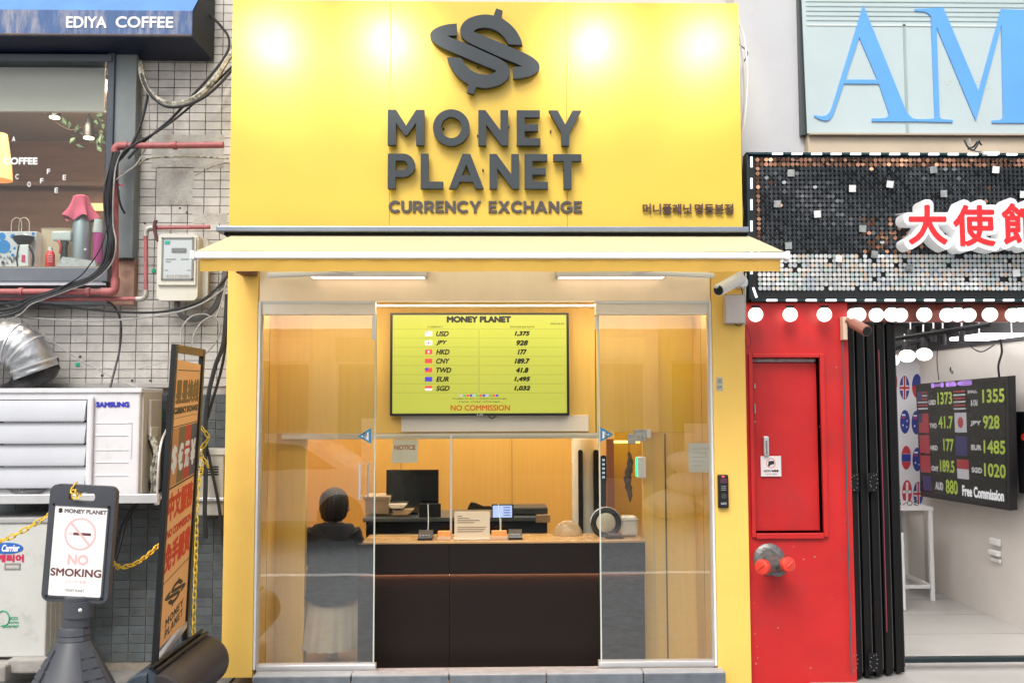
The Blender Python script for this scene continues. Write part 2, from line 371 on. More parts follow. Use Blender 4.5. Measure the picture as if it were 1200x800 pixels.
# white plaster repairs
rp = MB()
for (x0, x1, y0, y1) in ((178, 262, 158, 197), (184, 226, 196, 240), (226, 266, 250, 262)):
    rp.pb(x0, x1, y0, y1, YW-.009, .006, 0)
o = rp.build('plaster_repair', mat('old_plaster', (.42, .41, .38), .9, var=.25, scale=8, bump=.5, bscale=70, dirt_highlight=(.2, .12, .07), damt=.6, dscale=7), wroot, smooth=False)
hb = MB()
for (x, y) in ((194, 203), (211, 244), (219, 249), (224, 250), (92, 369), (116, 376), (154, 379), (94, 418), (103, 427), (88, 399), (155, 446), (176, 446), (170, 262), (120, 440)):
    hb.lathe(P(x, y, YW-.004), [(.010, -.02), (.013, 0), (.007, .003)], 'Y', 8)
hb.build('wall_plug', mat('rusty_plug', (.06, .045, .04), .8), wroot)
hb = MB()
for (x, y) in ((91, 427), (188, 487), (180, 317), (240, 322)): hb.pb(x-2.5, x+2.5, y-2, y+2, YW-.012, .005, .001)
hb.build('green_marker', mat('green_tape', (.01, .35, .2), .6), wroot)

# ---------------- grey metal column and rusty board
cg = thing('metal_column', 'grey painted metal column beside the cafe window with rusty board at its foot', 'column', P(145, 355, .36))
MB().pb(130, 158, 62, 303, .33, .10, .006).build('column_sheet', GREYM, cg)
MB().pb(124, 157, 303, 357, .36, .06, .004).build('rusty_board', mat('rusted_board', (.36, .22, .16), .8, var=.3, scale=8, dirt_highlight=(.12, .07, .05), damt=.7, dscale=9, bump=.3), cg)
jag = MB()
for i in range(12):
    x = 139+i*1.6; jag.add([P(x, 302, .325), P(x+1.6, 302, .325), P(x+.8, 304+random.random()*4, .325), P(x+.8, 302, .335)], [(0, 1, 2), (0, 2, 3), (1, 3, 2)])
jag.build('torn_edge', BLKM, cg)

# ---------------- cafe window
cw = thing('cafe_window', 'large cafe shop window under the blue canopy, dark blue-grey frame and white lettering', 'window', P(60, 330, .34)); 
YG = .36
fr = MB().pb(123, 131, 62, 334, .31, .11).pb(-420, 131, 62, 71, .30, .12)
fr.build('frame', FRAME, cw)
MB().pb(-420, 123, 71, 313, YG, .006, 0).build('pane', GLASSW, cw, smooth=False)
sl = MB().pb(-420, 126, 313, 330, .28, .14, .006).pb(-420, 120, 330, 335, .26, .14, .004).pb(-420, 126, 335, 357, .34, .08, .004)
sl.build('sill', mat('grey_sill_paint', (.13, .145, .17), .45, var=.15, dirt_highlight=(.3, .3, .3), damt=.3, dscale=9), cw)
MB().pb(-420, 124, 331.5, 334, .257, .003, 0).build('sill_edge_strip', mat('worn_aluminium', (.55, .55, .6), .4, metal=.4), cw, smooth=False)
# letters on glass
pr = lambda body, x0, x1, y0, y1, b=0: ptext(body, 'lettering', x0, x1, y0, y1, YG-.002, SIGNW, cw, bold=b)
pr('COFFEE', 4, 44, 184.5, 193, .5)
for ch, x, y in (('A', 16, 163), ('C', 20, 207), ('O', 34, 216), ('F', 57, 201), ('F', 49, 212), ('E', 75.5, 208), ('E', 66, 223)): pr(ch, x-2, x+2, y-3, y+3, .15)
# interior of cafe
ci = thing('cafe_interior', 'brown cafe interior seen through the left window', 'room', P(60, 330, 1.5)); ci['kind'] = 'structure'
MB().box(-6.5, P(126, 200, YG).x, 1.9, 1.95, 1.0, 4.6).build('back_wall', BROWN, ci, smooth=False)
MB().box(P(124, 200, YG).x+.02, P(124, 200, YG).x+.06, .54, 1.9, 1.0, 4.6).build('side_wall', BROWN, ci, smooth=False)
MB().box(P(-50, 200, YG).x+.3, P(100, 200, YG).x, .48, .62, 3.93, 3.945).build('unseen_ceiling_light', emat('added_cafe_light', (1, .80, .62), 60), ci, smooth=False)  # added panel hidden behind the blind, brightens the cafe interior
MB().box(-6.5, P(126, 200, YG).x, .54, 1.9, 3.95, 4.0).build('ceiling', mat('cafe_ceiling', (.5, .45, .4), .8), ci, smooth=False)
MB().pb(-420, 140, 212, 217, 1.80, .08, .004).build('shelf_rail', mat('brown_rail', (.28, .19, .15), .5), ci)
MB().pb(100, 140, 238, 246, 1.85, .04, .004).build('shelf_light', emat('warm_shelf_glow', (1, .6, .25), 1.2), ci)
rb = MB().pb(-420, 122.6, 71, 128, .44, .01, .0).pb(-420, 122.6, 127, 130, .43, .03, .002).build('roller_blind', mat('blind_fabric', (.66, .60, .53), .85, var=.04), None)
tag(rb, 'pale roller blind half drawn behind the top of the cafe window', 'blind')
# cut an opening in the tile wall volume is not needed: the bed stops at the window
def pendant(x, y0, y1, y2, label, warm):
    Y = .9; t = thing('pendant_lamp', label, 'lamp', P(x, y2, Y), 'black cone lamps in the cafe')
    s = sc(Y); c = P(x, y2, Y); h = (y2-y1)/s
    MB().lathe(c, [(13/s*.5, 0), (13/s*.5, h*.5), (8/s*.5, h*.8), (3/s*.5, h), (1/s*.5, h+.005)]).build('lamp_shade', BLK, t)
    MB().lathe(c+Vector((0, 0, -.006)), [(11.5/s*.5, -.004), (11.5/s*.5, .004)]).build('diffuser', emat('warm_diffuser', (1, .85, .6), 5), t)
    MB().tube([c+Vector((0, 0, h)), P(x, y0, Y)], .003).build('cord', BLKM, t)
pendant(64, 62, 126, 137, 'small black cone pendant lamp near the middle of the cafe window', 1)
pendant(104, 62, 136, 161, 'tall black cone pendant lamp at the right of the cafe window', 1)
t = thing('paper_lamp', 'orange paper shade lamp glowing at the left edge of the cafe window', 'lamp', P(0, 212, .8))
s_ = sc(.8); MB().lathe(P(-3, 211, .8), [(16/s_, 0), (14.5/s_, 20/s_), (9/s_, 55/s_), (8.6/s_, 55/s_), (14/s_, 20/s_), (15.4/s_, 0)]).build('lamp_shade', mat('orange_paper', (.75, .42, .18), .8, emit=(1, .5, .18), es=.35), t)
MB().lathe(P(-3, 210, .8), [(13.5/s_, 0), (13.5/s_, .004)]).build('diffuser', emat('warm_bulb', (1, .8, .5), 3), t)
# twig with leaves
v = thing('hanging_vine', 'green leafy twig hanging beside the black lamps in the cafe', 'plant', P(100, 150, .95))
MB().tube(cr([P(40, 128, .95), P(60, 140, .95), P(82, 152, .95), P(104, 148, .95), P(122, 160, .95)]), .003, 5).build('stem', mat('twig_brown', (.1, .06, .04), .8), v)
lm = MB().add([(-.02, 0, 0), (0, .003, .012), (.028, 0, 0), (0, .003, -.012), (0, -.004, 0)], [(0, 4, 1), (1, 4, 2), (2, 4, 3), (3, 4, 0)])
lme, _ = lm.mesh('leaf', mat('leaf_green', (.05, .10, .05), .5, rnd=.3))
for i in range(26):
    q = P(random.choice((80, 88, 92, 112, 118, 121, 116))+random.uniform(-7, 6), random.choice((152, 158, 145, 170, 165, 140))+random.uniform(-6, 6), .95+random.uniform(-.05, .05))
    inst(lme, 'leaf', q, v, rot=(random.uniform(-1, 1), random.uniform(-3, 3), random.uniform(-.8, .8)), scale=(1.4,)*3)
# window-sill objects
YS = .47; zs = R(0, 100, 300, 313, YS)[2]
shf = MB().box(-6, P(122, 313, .42).x, .431, .85, zs-.03, zs-.001).build('display_shelf', mat('wood_shelf', (.35, .25, .17), .6), None, smooth=False)
tag(shf, 'brown shelf inside the cafe window carrying bottles and boxes', 'shelf')
bagm = mat('paper_bag', (.68, .68, .69), .7, var=.04)
t = thing('paper_bag', 'white paper bag with blue dots and cord handles behind the cafe glass', 'bag', P(20, 313, .55))
MB().pb(-12, 42, 271, 313, .52, .10, .003).build('bag_body', bagm, t)
for x in (18, 27):
    MB().tube(cr([P(x-8+3, 272, .54+.03*(x > 20)), P(x-4, 259, .54), P(x+2, 255, .54), P(x+7, 260, .54), P(x+7, 272, .54)]), .0025, 5).build('cord_handle', mat('cream_cord', (.6, .55, .45), .8), t)
dm = mat('blue_print', (.02, .25, .62), .6)
for x, y, r in ((4, 289, 8), (2, 277, 4.5), (15, 277, 3), (17, 291, 1.6), (39, 274, 1.8), (12, 295, 1.4), (15, 299, 2), (33, 283, 1.5)):
    MB().lathe(P(x, y, .5185), [(r/sc(.52), 0), (r/sc(.52), .0008)], 'Y', 20).build('dot', dm, t)
gm = mat('grey_print', (.3, .3, .31), .6); gb = MB()
for i in range(26):
    x = random.uniform(-5, 30); y = random.uniform(301, 311); gb.add([P(x, y, .5165), P(x+3, y+1, .5165), P(x+1, y-4, .5165)], [(0, 1, 2)])
gb.build('speckle_print', gm, t, smooth=False)
t = thing('coffee_grinder', 'black topped white grinder with a pink switch, in front of the paper bag', 'grinder', P(27, 313, .47))
MB().pb(22, 33.5, 286, 312.5, .455, .05, .01).build('body', WHT, t)
s_ = sc(.46)
MB().lathe(P(27.2, 287, .48), [(6/s_, 0), (11/s_, 5/s_), (12.6/s_, 9/s_), (12.6/s_, 10/s_), (7/s_, 11/s_)], sy=.6).build('hopper', BLK, t)
MB().tube(cr([P(21, 277, .47), P(27, 274, .47), P(34, 278, .47)]), .004, 6).build('clip', STEEL2, t)
MB().pb(25, 29, 298.5, 307, .449, .006, .004).build('switch', mat('pink_switch', (.65, .04, .12), .4), t)
MB().tube(cr([P(34, 288, .46), P(39, 300, .46), P(38, 312, .46)]), .008, 6).build('strap', BLK, t)
MB().tube(cr([P(22, 288, .47), P(20, 300, .46), P(20.5, 312, .46)]), .005, 6).build('strap', BLK, t)
t = thing('cardboard_box', 'beige cardboard box standing behind the red bottle in the cafe window', 'box', P(65, 313, .62))
MB().pb(48, 85, 267, 313, .6, .12, .003).build('carton', BEIGE, t); MB().pb(48, 85, 267, 269, .598, .004, 0).build('flap_edge', mat('card_edge', (.42, .33, .22), .8), t)
t = thing('red_bottle', 'small red plastic bottle with white cap on the cafe shelf', 'bottle', P(58.5, 313, .5))
s_ = sc(.5); c = P(58.5, 312.6, .5)
MB().lathe(c, [(5/s_, 0), (5.4/s_, 1/s_), (5.2/s_, 14/s_), (3.5/s_, 18/s_), (2.4/s_, 19/s_)]).build('body', mat('red_plastic', (.68, .03, .04), .3), t)
MB().lathe(c+Vector((0, 0, 19/s_)), [(2.7/s_, 0), (2.7/s_, 4/s_)]).build('cap', WHT, t)
for k in range(4): MB().pb(55.5, 61.5, 298+k*2.6, 299+k*2.6, .466, .002, 0).build('label_line', mat('pink_print', (.8, .35, .35), .5), t)
t = thing('cleaning_brush', 'white headed brush with dark green and red handle before the carton', 'brush', P(73, 306, .5))
MB().pb(60, 83, 270.5, 282, .5, .05, .012).build('brush_head', mat('white_bristle', (.66, .68, .66), .8, bump=.6, bscale=90), t)
MB().prism([P(x, y, .5).xz for x, y in ((71, 282), (78, 282), (76, 290), (77, 306), (70, 306), (72, 292))], -.02, .02, fplane(.52)).build('handle', mat('dark_green_plastic', (.015, .04, .03), .4), t)
MB().tube(cr([P(68, 282, .5), P(71, 288, .49), P(70, 297, .49)]), .008, 6).build('trigger', mat('red_trigger', (.6, .05, .05), .4), t)
t = thing('steel_canister', 'grey metal canister covered by the pink cloth in the cafe window', 'canister', P(95, 305, .56))
s_ = sc(.56); c = P(95, 308, .56)
MB().lathe(c, [(10/s_, 0), (10.3/s_, 2/s_), (10.3/s_, 46/s_), (7/s_, 55/s_), (6/s_, 72/s_)]).build('body', mat('grey_satin_metal', (.36, .40, .42), .3, metal=.5), t)
MB().pb(98.5, 101, 291, 293, .505, .002, 0).build('label', SIGNW, t)
# pink cloth: draped cone with folds
cb = MB(); c = P(95, 229, .56); rings = []
for (r0, d0, fo) in ((1, 0, 0), (6, .2, 0), (8.6, 1.5, .02), (9.6, 6, .06), (11, 12, .12), (13, 18, .2), (15.5, 24, .28), (17.5, 28, .34)):
    ring = []
    for j in range(48):
        q = 2*PI*j/48; wv = math.sin(q*5+.8)*.7+math.sin(q*8+2)*.3; r = r0*(1+fo*wv); dr = d0-fo*9*math.sin(q*5+.8)
        ring.append((c.x+r*math.cos(q)/s_, c.y+r*math.sin(q)/s_*.75, c.z-dr/s_))
    rings.append(ring)
cb.loft([r for r in rings])
cb.f.pop()
o = cb.build('pink_cloth', mat('pink_cotton', (.56, .10, .17), .9, var=.15, scale=20, bump=.2, bscale=200))
tag(o, 'crumpled pink cloth draped over the grey canister', 'cloth')
o = MB().prism([P(x, y, .5).xz for x, y in ((74, 301), (112, 306), (113, 312.6), (66, 312.6))], 0, .03, fplane(.52)).build('folded_towel', mat('grey_striped_towel', (.50, .52, .54), .9, var=.2, scale=60, bump=.6, bscale=80))
tag(o, 'grey ribbed towel folded flat at the foot of the canister', 'towel')
t = thing('pink_tumbler', 'magenta tumbler at the right end of the cafe shelf', 'tumbler', P(114, 306, .5)); s_ = sc(.5)
MB().lathe(P(115, 309, .55), [(5/s_, 0), (5.8/s_, 2/s_), (6/s_, 36/s_)]).build('body', mat('magenta_plastic', (.5, .05, .25), .35), t)
MB().lathe(P(115, 273, .55), [(6.1/s_, 0), (6.1/s_, 3/s_), (4.5/s_, 16/s_)]).build('lid', mat('clear_grey_lid', (.55, .58, .58), .3), t)

# ---------------- blue canopy
t = thing('blue_canopy', 'weathered blue cafe canopy with white lettering at the top left', 'canopy', P(100, 60, .4))
ya = .12
x0, x1, z0, z1 = R(-60, 225, 12, 42, ya)
xb = P(240, 40, .4).x; zb = P(120, 61, .41).z
zbk = zb
cnp = MB(); ztop = z1
L0 = -6.0
cnp.add([(L0, ya, z0), (x1, ya, z0), (x1+.0, ya, z1), (L0, ya, z1), (L0, ya+.015, z0), (x1, ya+.015, z0), (x1, ya+.015, z1), (L0, ya+.015, z1)], [(0, 1, 2, 3), (4, 7, 6, 5), (0, 4, 5, 1), (3, 2, 6, 7), (1, 5, 6, 2), (0, 3, 7, 4)])
cnp.build('fascia', BLUEF, t, smooth=False)
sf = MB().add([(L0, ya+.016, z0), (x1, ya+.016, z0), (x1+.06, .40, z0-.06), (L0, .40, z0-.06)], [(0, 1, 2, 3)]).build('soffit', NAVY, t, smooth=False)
MB().add([(x1, ya+.016, z0), (x1+.06, .40, z0-.06), (x1+.06, .40, 4.75), (x1, ya+.016, z1)], [(0, 1, 2, 3)]).build('end_cheek', mat('dark_canopy_end', (.03, .035, .045), .6, var=.3), t, smooth=False)
MB().add([(L0, ya+.002, z1), (x1, ya+.002, z1), (x1+.06, .40, 4.75), (L0, .40, 4.75)], [(0, 1, 2, 3)]).build('sloped_top', BLUET, t, smooth=False)
MB().tube([(L0, ya-.002, z0+.005), (x1, ya-.002, z0+.005)], .008, 6).build('edge_trim', mat('rusty_trim', (.12, .10, .10), .7, dirt_highlight=(.25, .13, .06), damt=.8, dscale=12), t)
MB().pb(-420, 240, 56, 64, .39, .03, .004).build('wall_rail', mat('rusted_black_rail', (.025, .02, .02), .7, dirt_highlight=(.16, .07, .03), damt=.8, dscale=20), t)
for wd, a_, b_ in (('EDIYA', 77.5, 125), ('COFFEE', 135.5, 203)):
    ptext(wd, 'lettering', a_, b_, 19.5, 33, ya-.003, SIGNW, t, bold=.5)

# ---------------- red pipes
def pipe(label, pts, r, elbows, parts=()):
    t = thing('red_pipe', label, 'pipe', P(*pts[-1]))
    MB().tube([P(*p) for p in pts], r, 12).build('tube', PIPE, t)
    return t
def bendpts(pts, rad=9):
    out = []
    V = [Vector(p) for p in pts]
    for i, p in enumerate(V):
        if i in (0, len(V)-1): out.append(p); continue
        a = (V[i-1]-p).normalized()*rad; b = (V[i+1]-p).normalized()*rad
        for k in range(7): tt = k/6; out.append((1-tt)**2*(p+a)+2*tt*(1-tt)*p+tt*tt*(p+b))
    return out
def redpipe(label, pts, r, fits, collars):
    t = thing('red_pipe', label, 'pipe', P(*pts[-1]), 'red gas pipes on the tiled wall')
    MB().tube([P(*p) for p in bendpts([(x, y, Y) for x, y, Y in pts], 8)], r, 12).build('tube', PIPE, t)
    for f in fits: MB().tube([P(*p) for p in bendpts(f, 7)], r*1.3, 12).build('elbow', FIT if 'thin' in label else PIPE, t)
    for (x, y, Y, ax) in collars:
        c = P(x, y, Y); d = Vector((.012, 0, 0)) if ax == 'x' else Vector((0, 0, .012))
        MB().tube([c-d, c+d], r*1.35, 12).build('collar', PIPE if 'thin' not in label else FIT, t)
redpipe('thick red pipe running up beside the cafe window and bending left below the sill', [(-400, 342, .22), (135, 342, .22), (135, 171, .22), (262, 170, .22)], .021,
        [[(119, 342, .22), (135, 342, .22), (135, 326, .22)], [(135, 186, .22), (135, 171, .22), (150, 171, .22)]], [(135, 225, .22, 'z'), (25, 342, .22, 'x'), (104, 342, .22, 'x'), (205, 170.5, .22, 'x')])
redpipe('thin red pipe rising left of the electric meter', [(-400, 353, .26), (171, 350, .26), (171, 267, .26), (246, 266, .26)], .014,
        [[(160, 350.5, .26), (171, 350, .26), (171, 340, .26)], [(171, 277, .26), (171, 267, .26), (181, 267, .26)]], [])
vl = MB().tube(cr([P(183, 258, .24), P(181, 266, .24), P(184, 280, .24), P(187, 280, .24)]), .012, 8).build('pipe_bracket', mat('maroon_iron', (.10, .03, .03), .6)); tag(vl, 'maroon iron bracket hooked over the thin red pipe', 'bracket')
ft = mat('red_tie', (.6, .05, .08), .5)
tg = MB().tube([P(128, 216, .19), P(144, 217, .19)], .005).tube([P(136, 212, .19), P(136, 221, .19)], .004).build('cable_tie', ft); tag(tg, 'red cable tie around the upright red pipe', 'cable tie')

# ---------------- electric meter
t = thing('electric_meter', 'cream electric meter box with clear window on the tiled wall', 'meter', P(212, 352, .3))
MET = mat('cream_plastic', (.60, .58, .50), .4, var=.04, dirt_highlight=(.4, .38, .3), damt=.4)
def rrect(x0, x1, y0, y1, r, n=5):
    out = []
    for cx, cy, a0 in ((x1-r, y1-r, 0), (x0+r, y1-r, 90), (x0+r, y0+r, 180), (x1-r, y0+r, 270)):
        for k in range(n+1): q = math.radians(a0+90*k/n); out.append((cx+r*math.cos(q), cy+r*math.sin(q)))
    return out
x0, x1, z0, z1 = R(184, 232, 274, 352, .24)
MB().prism(rrect(x0, x1, z0, z1, .035), 0, .08, fplane(.32)).build('case', MET, t)
MB().prism(rrect(x0+.02, x1+.04, z0+.01, z1-.01, .035), 0, .03, fplane(.352)).build('back_plate', MET, t)
x0, x1, z0, z1 = R(185, 231, 275, 334, .235)
fp = [(x0+.004, z0), (x1-.004, z0), (x1-.006, z1-.02), (x1-.03, z1), (x0+.03, z1), (x0+.006, z1-.02)]
MB().prism(fp, 0, .018, fplane(.24)).build('front_cover', MET, t)
MB().pb(190, 225.5, 279, 327, .219, .004, .003).build('window', mat('meter_window_grey', (.46, .50, .51), .12, var=.05, coat=.5), t)
wf = MB()
for q in ((189, 226.5, 278, 280), (189, 226.5, 326, 328), (189, 191, 278, 328), (224.5, 226.5, 278, 328)): wf.pb(*q, .214, .008, .001)
wf.build('window_frame', mat('grey_rubber', (.2, .21, .21), .6), t)
MB().pb(201, 218, 290.5, 295.5, .213, .004, .001).build('display', mat('lcd_grey', (.16, .18, .17), .3), t)
MB().pb(193, 199, 282, 286, .215, .003, .001).build('green_mark', mat('green_print', (.02, .35, .25), .5), t)
for i, (a_, b_, y) in enumerate(((194, 206, 303), (194, 200, 306), (212, 221, 303), (193, 197, 316), (219, 223, 316), (194, 222, 322))):
    MB().pb(a_, b_, y, y+1.1, .2165, .001, 0).build('print_line', mat('grey_print', (.25, .27, .27), .6), t)
for i in range(9): MB().pb(194+i*3.2, 196+i*3.2, 322, 326, .2155, .002, 0).build('terminal_mark', FIT, t)
cable('black elbow of conduit leaving the bottom of the electric meter', [(208, 350, .3), (208, 362, .3), (216, 372, .3), (232, 373, .3), (250, 362, .3), (260, 340, .3), (264, 318, .32)], .020, mat('conduit_grey', (.10, .10, .10), .5, var=.2))

# ---------------- foil duct
t = thing('foil_duct', 'shiny silver ribbed duct elbow above the white condenser', 'duct', P(20, 448, .3))
path = cr([P(-50, 405, .12), P(-10, 401, .12), P(15, 403, .13), P(33, 415, .14), P(43, 436, .16)], 12)
Rr = 25/sc(.12); rs = [Rr*(1.0+.011*(1 if (i//2) % 2 else -1)) if i % 1 == 0 else Rr for i in range(len(path))]
MB().tube(path, rs, 28).build('foil_sleeve', CHROME, t)
for i in (15, 24, 33, 42):
    MB().tube([path[i], path[i+1]], Rr*1.04, 28).build('seam_ring', STEEL2, t)
bgm = MB(); rings = []
for i, (x, y, r) in enumerate(((44, 425, 21), (44, 434, 24), (38, 443, 25), (24, 452, 22), (6, 456, 16))):
    c = P(x, y, .2); rings.append([(c.x+(r*math.cos(2*PI*j/20)*(1+.12*math.sin(j*2.3+i)))/sc(.2), .2+.1*math.sin(2*PI*j/20), c.z+r*.55*math.sin(2*PI*j/20+.2)/sc(.2)*(1+.15*math.sin(j*3.1+i*2))) for j in range(20)])
bgm.loft(rings).build('black_wrap', mat('black_plastic_film', (.015, .015, .016), .28, var=.3, bump=.6, bscale=40), t)

# ---------------- Samsung condenser
YA = -.02
t = thing('white_condenser', 'large white outdoor condenser with louvred front and blue lettering', 'air conditioner', P(80, 585, .1))
AC = mat('white_ac_paint', (.66, .665, .69), .4, var=.04, dirt_highlight=(.45, .44, .42), damt=.4, dscale=7)
x0, x1, z0, z1 = R(-45, 163, 457, 582, YA)
MB().bbox(x0, x1, YA, YA+.36, z0, z1, .012).build('casing', AC, t)
xs = P(180, 520, YA+.34).x
MB().bbox(x1-.002, x1+.012, YA+.03, YA+.35, z0+.01, z1-.01, .004).build('side_panel', mat('cream_ac_side', (.52, .49, .44), .5, var=.08), t)
MB().bbox(x0-.01, x1+.012, YA-.012, YA+.37, z1-.018, z1+.012, .006).build('top_lid', AC, t)
LV = mat('grey_blue_louvre', (.50, .52, .56), .4, var=.05)
x0, x1, z0, z1 = R(-45, 101, 468, 571, YA)
MB().box(x0, x1, YA-.004, YA-.001, z0, z1).build('dark_grille', BLKM, t, smooth=False)
for i in range(4):
    a_ = R(-45, 100, 469+i*26, 469+i*26+24.5, YA-.02)
    vs = [(a_[0], YA-.006, a_[3]), (a_[1], YA-.006, a_[3]), (a_[1], YA-.035, a_[2]+.02), (a_[0], YA-.035, a_[2]+.02), (a_[0], YA-.03, a_[2]), (a_[1], YA-.03, a_[2]), (a_[0], YA-.005, a_[2]+.01), (a_[1], YA-.005, a_[2]+.01)]
    MB().add(vs, [(0, 1, 2, 3), (3, 2, 5, 4), (4, 5, 7, 6), (6, 7, 1, 0), (0, 3, 4, 6), (1, 7, 5, 2)]).build('louvre', LV, t)
    tb = MB()
    for k in range(60):
        xx = 5+k*1.55; tb.pb(xx, xx+.8, 469+i*26+23.5, 469+i*26+26, YA-.008, .004, 0)
    tb.build('grille_teeth', WHT, t, smooth=False)
x0, x1, z0, z1 = R(101, 108.5, 464, 578, YA-.02)
MB().bbox(x0, x1, YA-.03, YA+.0, z0, z1, .012).build('corner_post', AC, t)
gl = MB()
for k in range(9): gl.tube(cr([P(10+k*3.4, 573+ (abs(k-4)**2)*.0, YA-.012), P(27, 581-k*.9, YA-.014), P(55-k*1.5, 573, YA-.012)]), .0022, 4)
for k in range(12): gl.tube([P(8+k*4.1, 571, YA-.011), P(14+k*3.1, 582-abs(k-5.5)*.9, YA-.011)], .0016, 4)
gl.build('fan_grille', mat('grey_wire', (.2, .21, .22), .5), t)
rb_ = MB()
for y in (495.5, 510, 527, 541.5, 557): rb_.pb(111, 150, y-.7, y+.7, YA-.004, .006, .002)
rb_.build('pressed_rib', AC, t)
cr_ = MB().pb(153.5, 154.5, 495, 537, YA-.003, .004, 0).pb(111, 154, 495, 496, YA-.003, .004, 0).build('pressed_edge', mat('ac_shade_line', (.5, .5, .52), .5), t)
ptext('SAMSUNG', 'lettering', 112.5, 151.5, 470.5, 477, YA-.005, mat('blue_lettering', (.03, .03, .42), .4), t, bold=.55)
hb = R(167, 178, 480, 496, YA); xx = P(163, 520, YA).x+.012
MB().bbox(xx, xx+.02, YA+.10, YA+.26, P(170, 510, .1).z, P(170, 468, .1).z, .006).build('service_cover', mat('cream_ac_side2', (.48, .45, .40), .5), t)
MB().bbox(xx+.0205, xx+.032, YA+.08, YA+.2, P(170, 512, .1).z, P(170, 500, .1).z, .004).build('valve_box', mat('cream_plastic3', (.6, .58, .52), .5), t)
t = thing('condenser_shelf', 'galvanised wall bracket shelf carrying the white condenser', 'bracket', P(90, 588, .2))
MB().pb(-45, 186, 579, 590, YA-.07, .03, .004).build('front_rail', STEEL2, t)
x0, x1, z0, z1 = R(-45, 186, 580, 587, YA-.04); MB().bbox(x0, x1, YA-.04, YA+.4, z0, z0+.012, .002).build('tray', STEEL2, t)
for x in (183, 60): MB().tube([P(x, 589, YA-.05), P(x, 589, .4)], .014, 8).build('arm', STEEL2, t)
MB().tube(cr([P(186, 590, -.08), P(184, 585, -.09), P(186, 540, -.08), P(190, 515, -.02), P(197, 500, .1)]), .007, 8).build('bent_rod', STEEL2, t)

# ---------------- Carrier unit
YC = -.08
t = thing('old_condenser', 'old pale grey floor condenser with blue oval badge at lower left', 'air conditioner', P(20, 770, .1))
ACC = mat('aged_ac_paint', (.52, .53, .50), .5, var=.06, dirt_highlight=(.25, .24, .2), damt=.5, dscale=5)
x0, x1, z0, z1 = R(-45, 55, 612, 770, YC)
MB().bbox(x0, x1, YC, YC+.36, z0, z1, .010).build('casing', ACC, t)
MB().bbox(x0-.006, x1+.008, YC-.01, YC+.37, z1-.004, z1+.028, .006).build('top_lid', mat('grey_lid', (.36, .36, .35), .5, dirt_highlight=(.12, .12, .1), damt=.6), t)
for k in range(5): MB().bbox(x1+.0005, x1+.006, YC+.05+k*.06, YC+.075+k*.06, z0+.05, z1-.05, .002).build('side_rib', ACC, t)
c = P(8, 642, YC-.004); el_ = [(c.x+13.5/sc(YC)*math.cos(2*PI*k/32)*1.35, c.z+6.3/sc(YC)*math.sin(2*PI*k/32)) for k in range(32)]
MB().prism(el_, 0, .004, fplane(YC)).build('badge', mat('blue_badge', (.02, .12, .45), .35), t)
ptext('Carrier', 'lettering', 2, 23, 637.5, 646, YC-.0055, SIGNW, t, bold=.35, shear=.3)
ptext('캐리어', 'lettering', -4, 28, 649, 658.5, YC-.002, mat('crimson_print', (.5, .02, .08), .5), t, bold=.7)
MB().pb(5, 24, 659.5, 667.5, YC-.003, .005, .001).build('data_plate', mat('plate_grey', (.22, .21, .2), .5), t)
MB().pb(7, 22, 662, 665.5, YC-.004, .002, 0).build('plate_print', mat('plate_light', (.45, .44, .42), .5), t, smooth=False)
GRN = mat('green_print2', (.05, .33, .17), .5)
MB().tube(cr([P(-3, 720, YC-.001), P(2, 715.5, YC-.001), P(8, 717, YC-.001), P(11, 724, YC-.001), P(8, 731, YC-.001), P(1, 733, YC-.001)]), .004, 5).build('eco_swirl', GRN, t)
ptext('ECO', 'lettering', 10, 21, 722, 726, YC-.002, GRN, t, bold=.3)
ptext('Series', 'lettering', 10, 22, 727, 730, YC-.002, GRN, t, bold=.15)
ptext('Inverter', 'lettering', 3, 22, 731, 735, YC-.002, GRN, t, bold=.2, shear=.3)
for i, (x0, x1, y0, y1, Y) in enumerate(((8, 58, 772, 789, -.14), (-30, 6, 780, 800, -.2))):
    o = MB().pb(x0, x1, y0, y1, Y, .35, .012).build('concrete_block', CONC); tag(o, ('concrete block under the right end of the old condenser', 'low concrete block at the bottom left corner')[i], 'concrete block', 'blocks under the old condenser')
# small beige unit behind banner
t = thing('beige_wall_unit', 'small beige wall unit between the tall banner and the yellow pillar', 'heater', P(246, 605, .3))
MB().pb(229, 262, 528, 604, .22, .16, .008).build('casing', mat('beige_unit', (.40, .38, .33), .5, var=.1, dirt_highlight=(.2, .18, .14), damt=.5), t)
MB().pb(227, 264, 526, 533, .21, .18, .004).build('lid', mat('beige_unit_lid', (.5, .48, .44), .5), t)
for k in range(4): MB().pb(233, 256, 546+k*3, 547.4+k*3, .217, .005, 0).build('vent_slot', BLKM, t)
MB().pb(226, 262, 583, 587, .2, .18, .003).build('shelf', STEEL2, t)

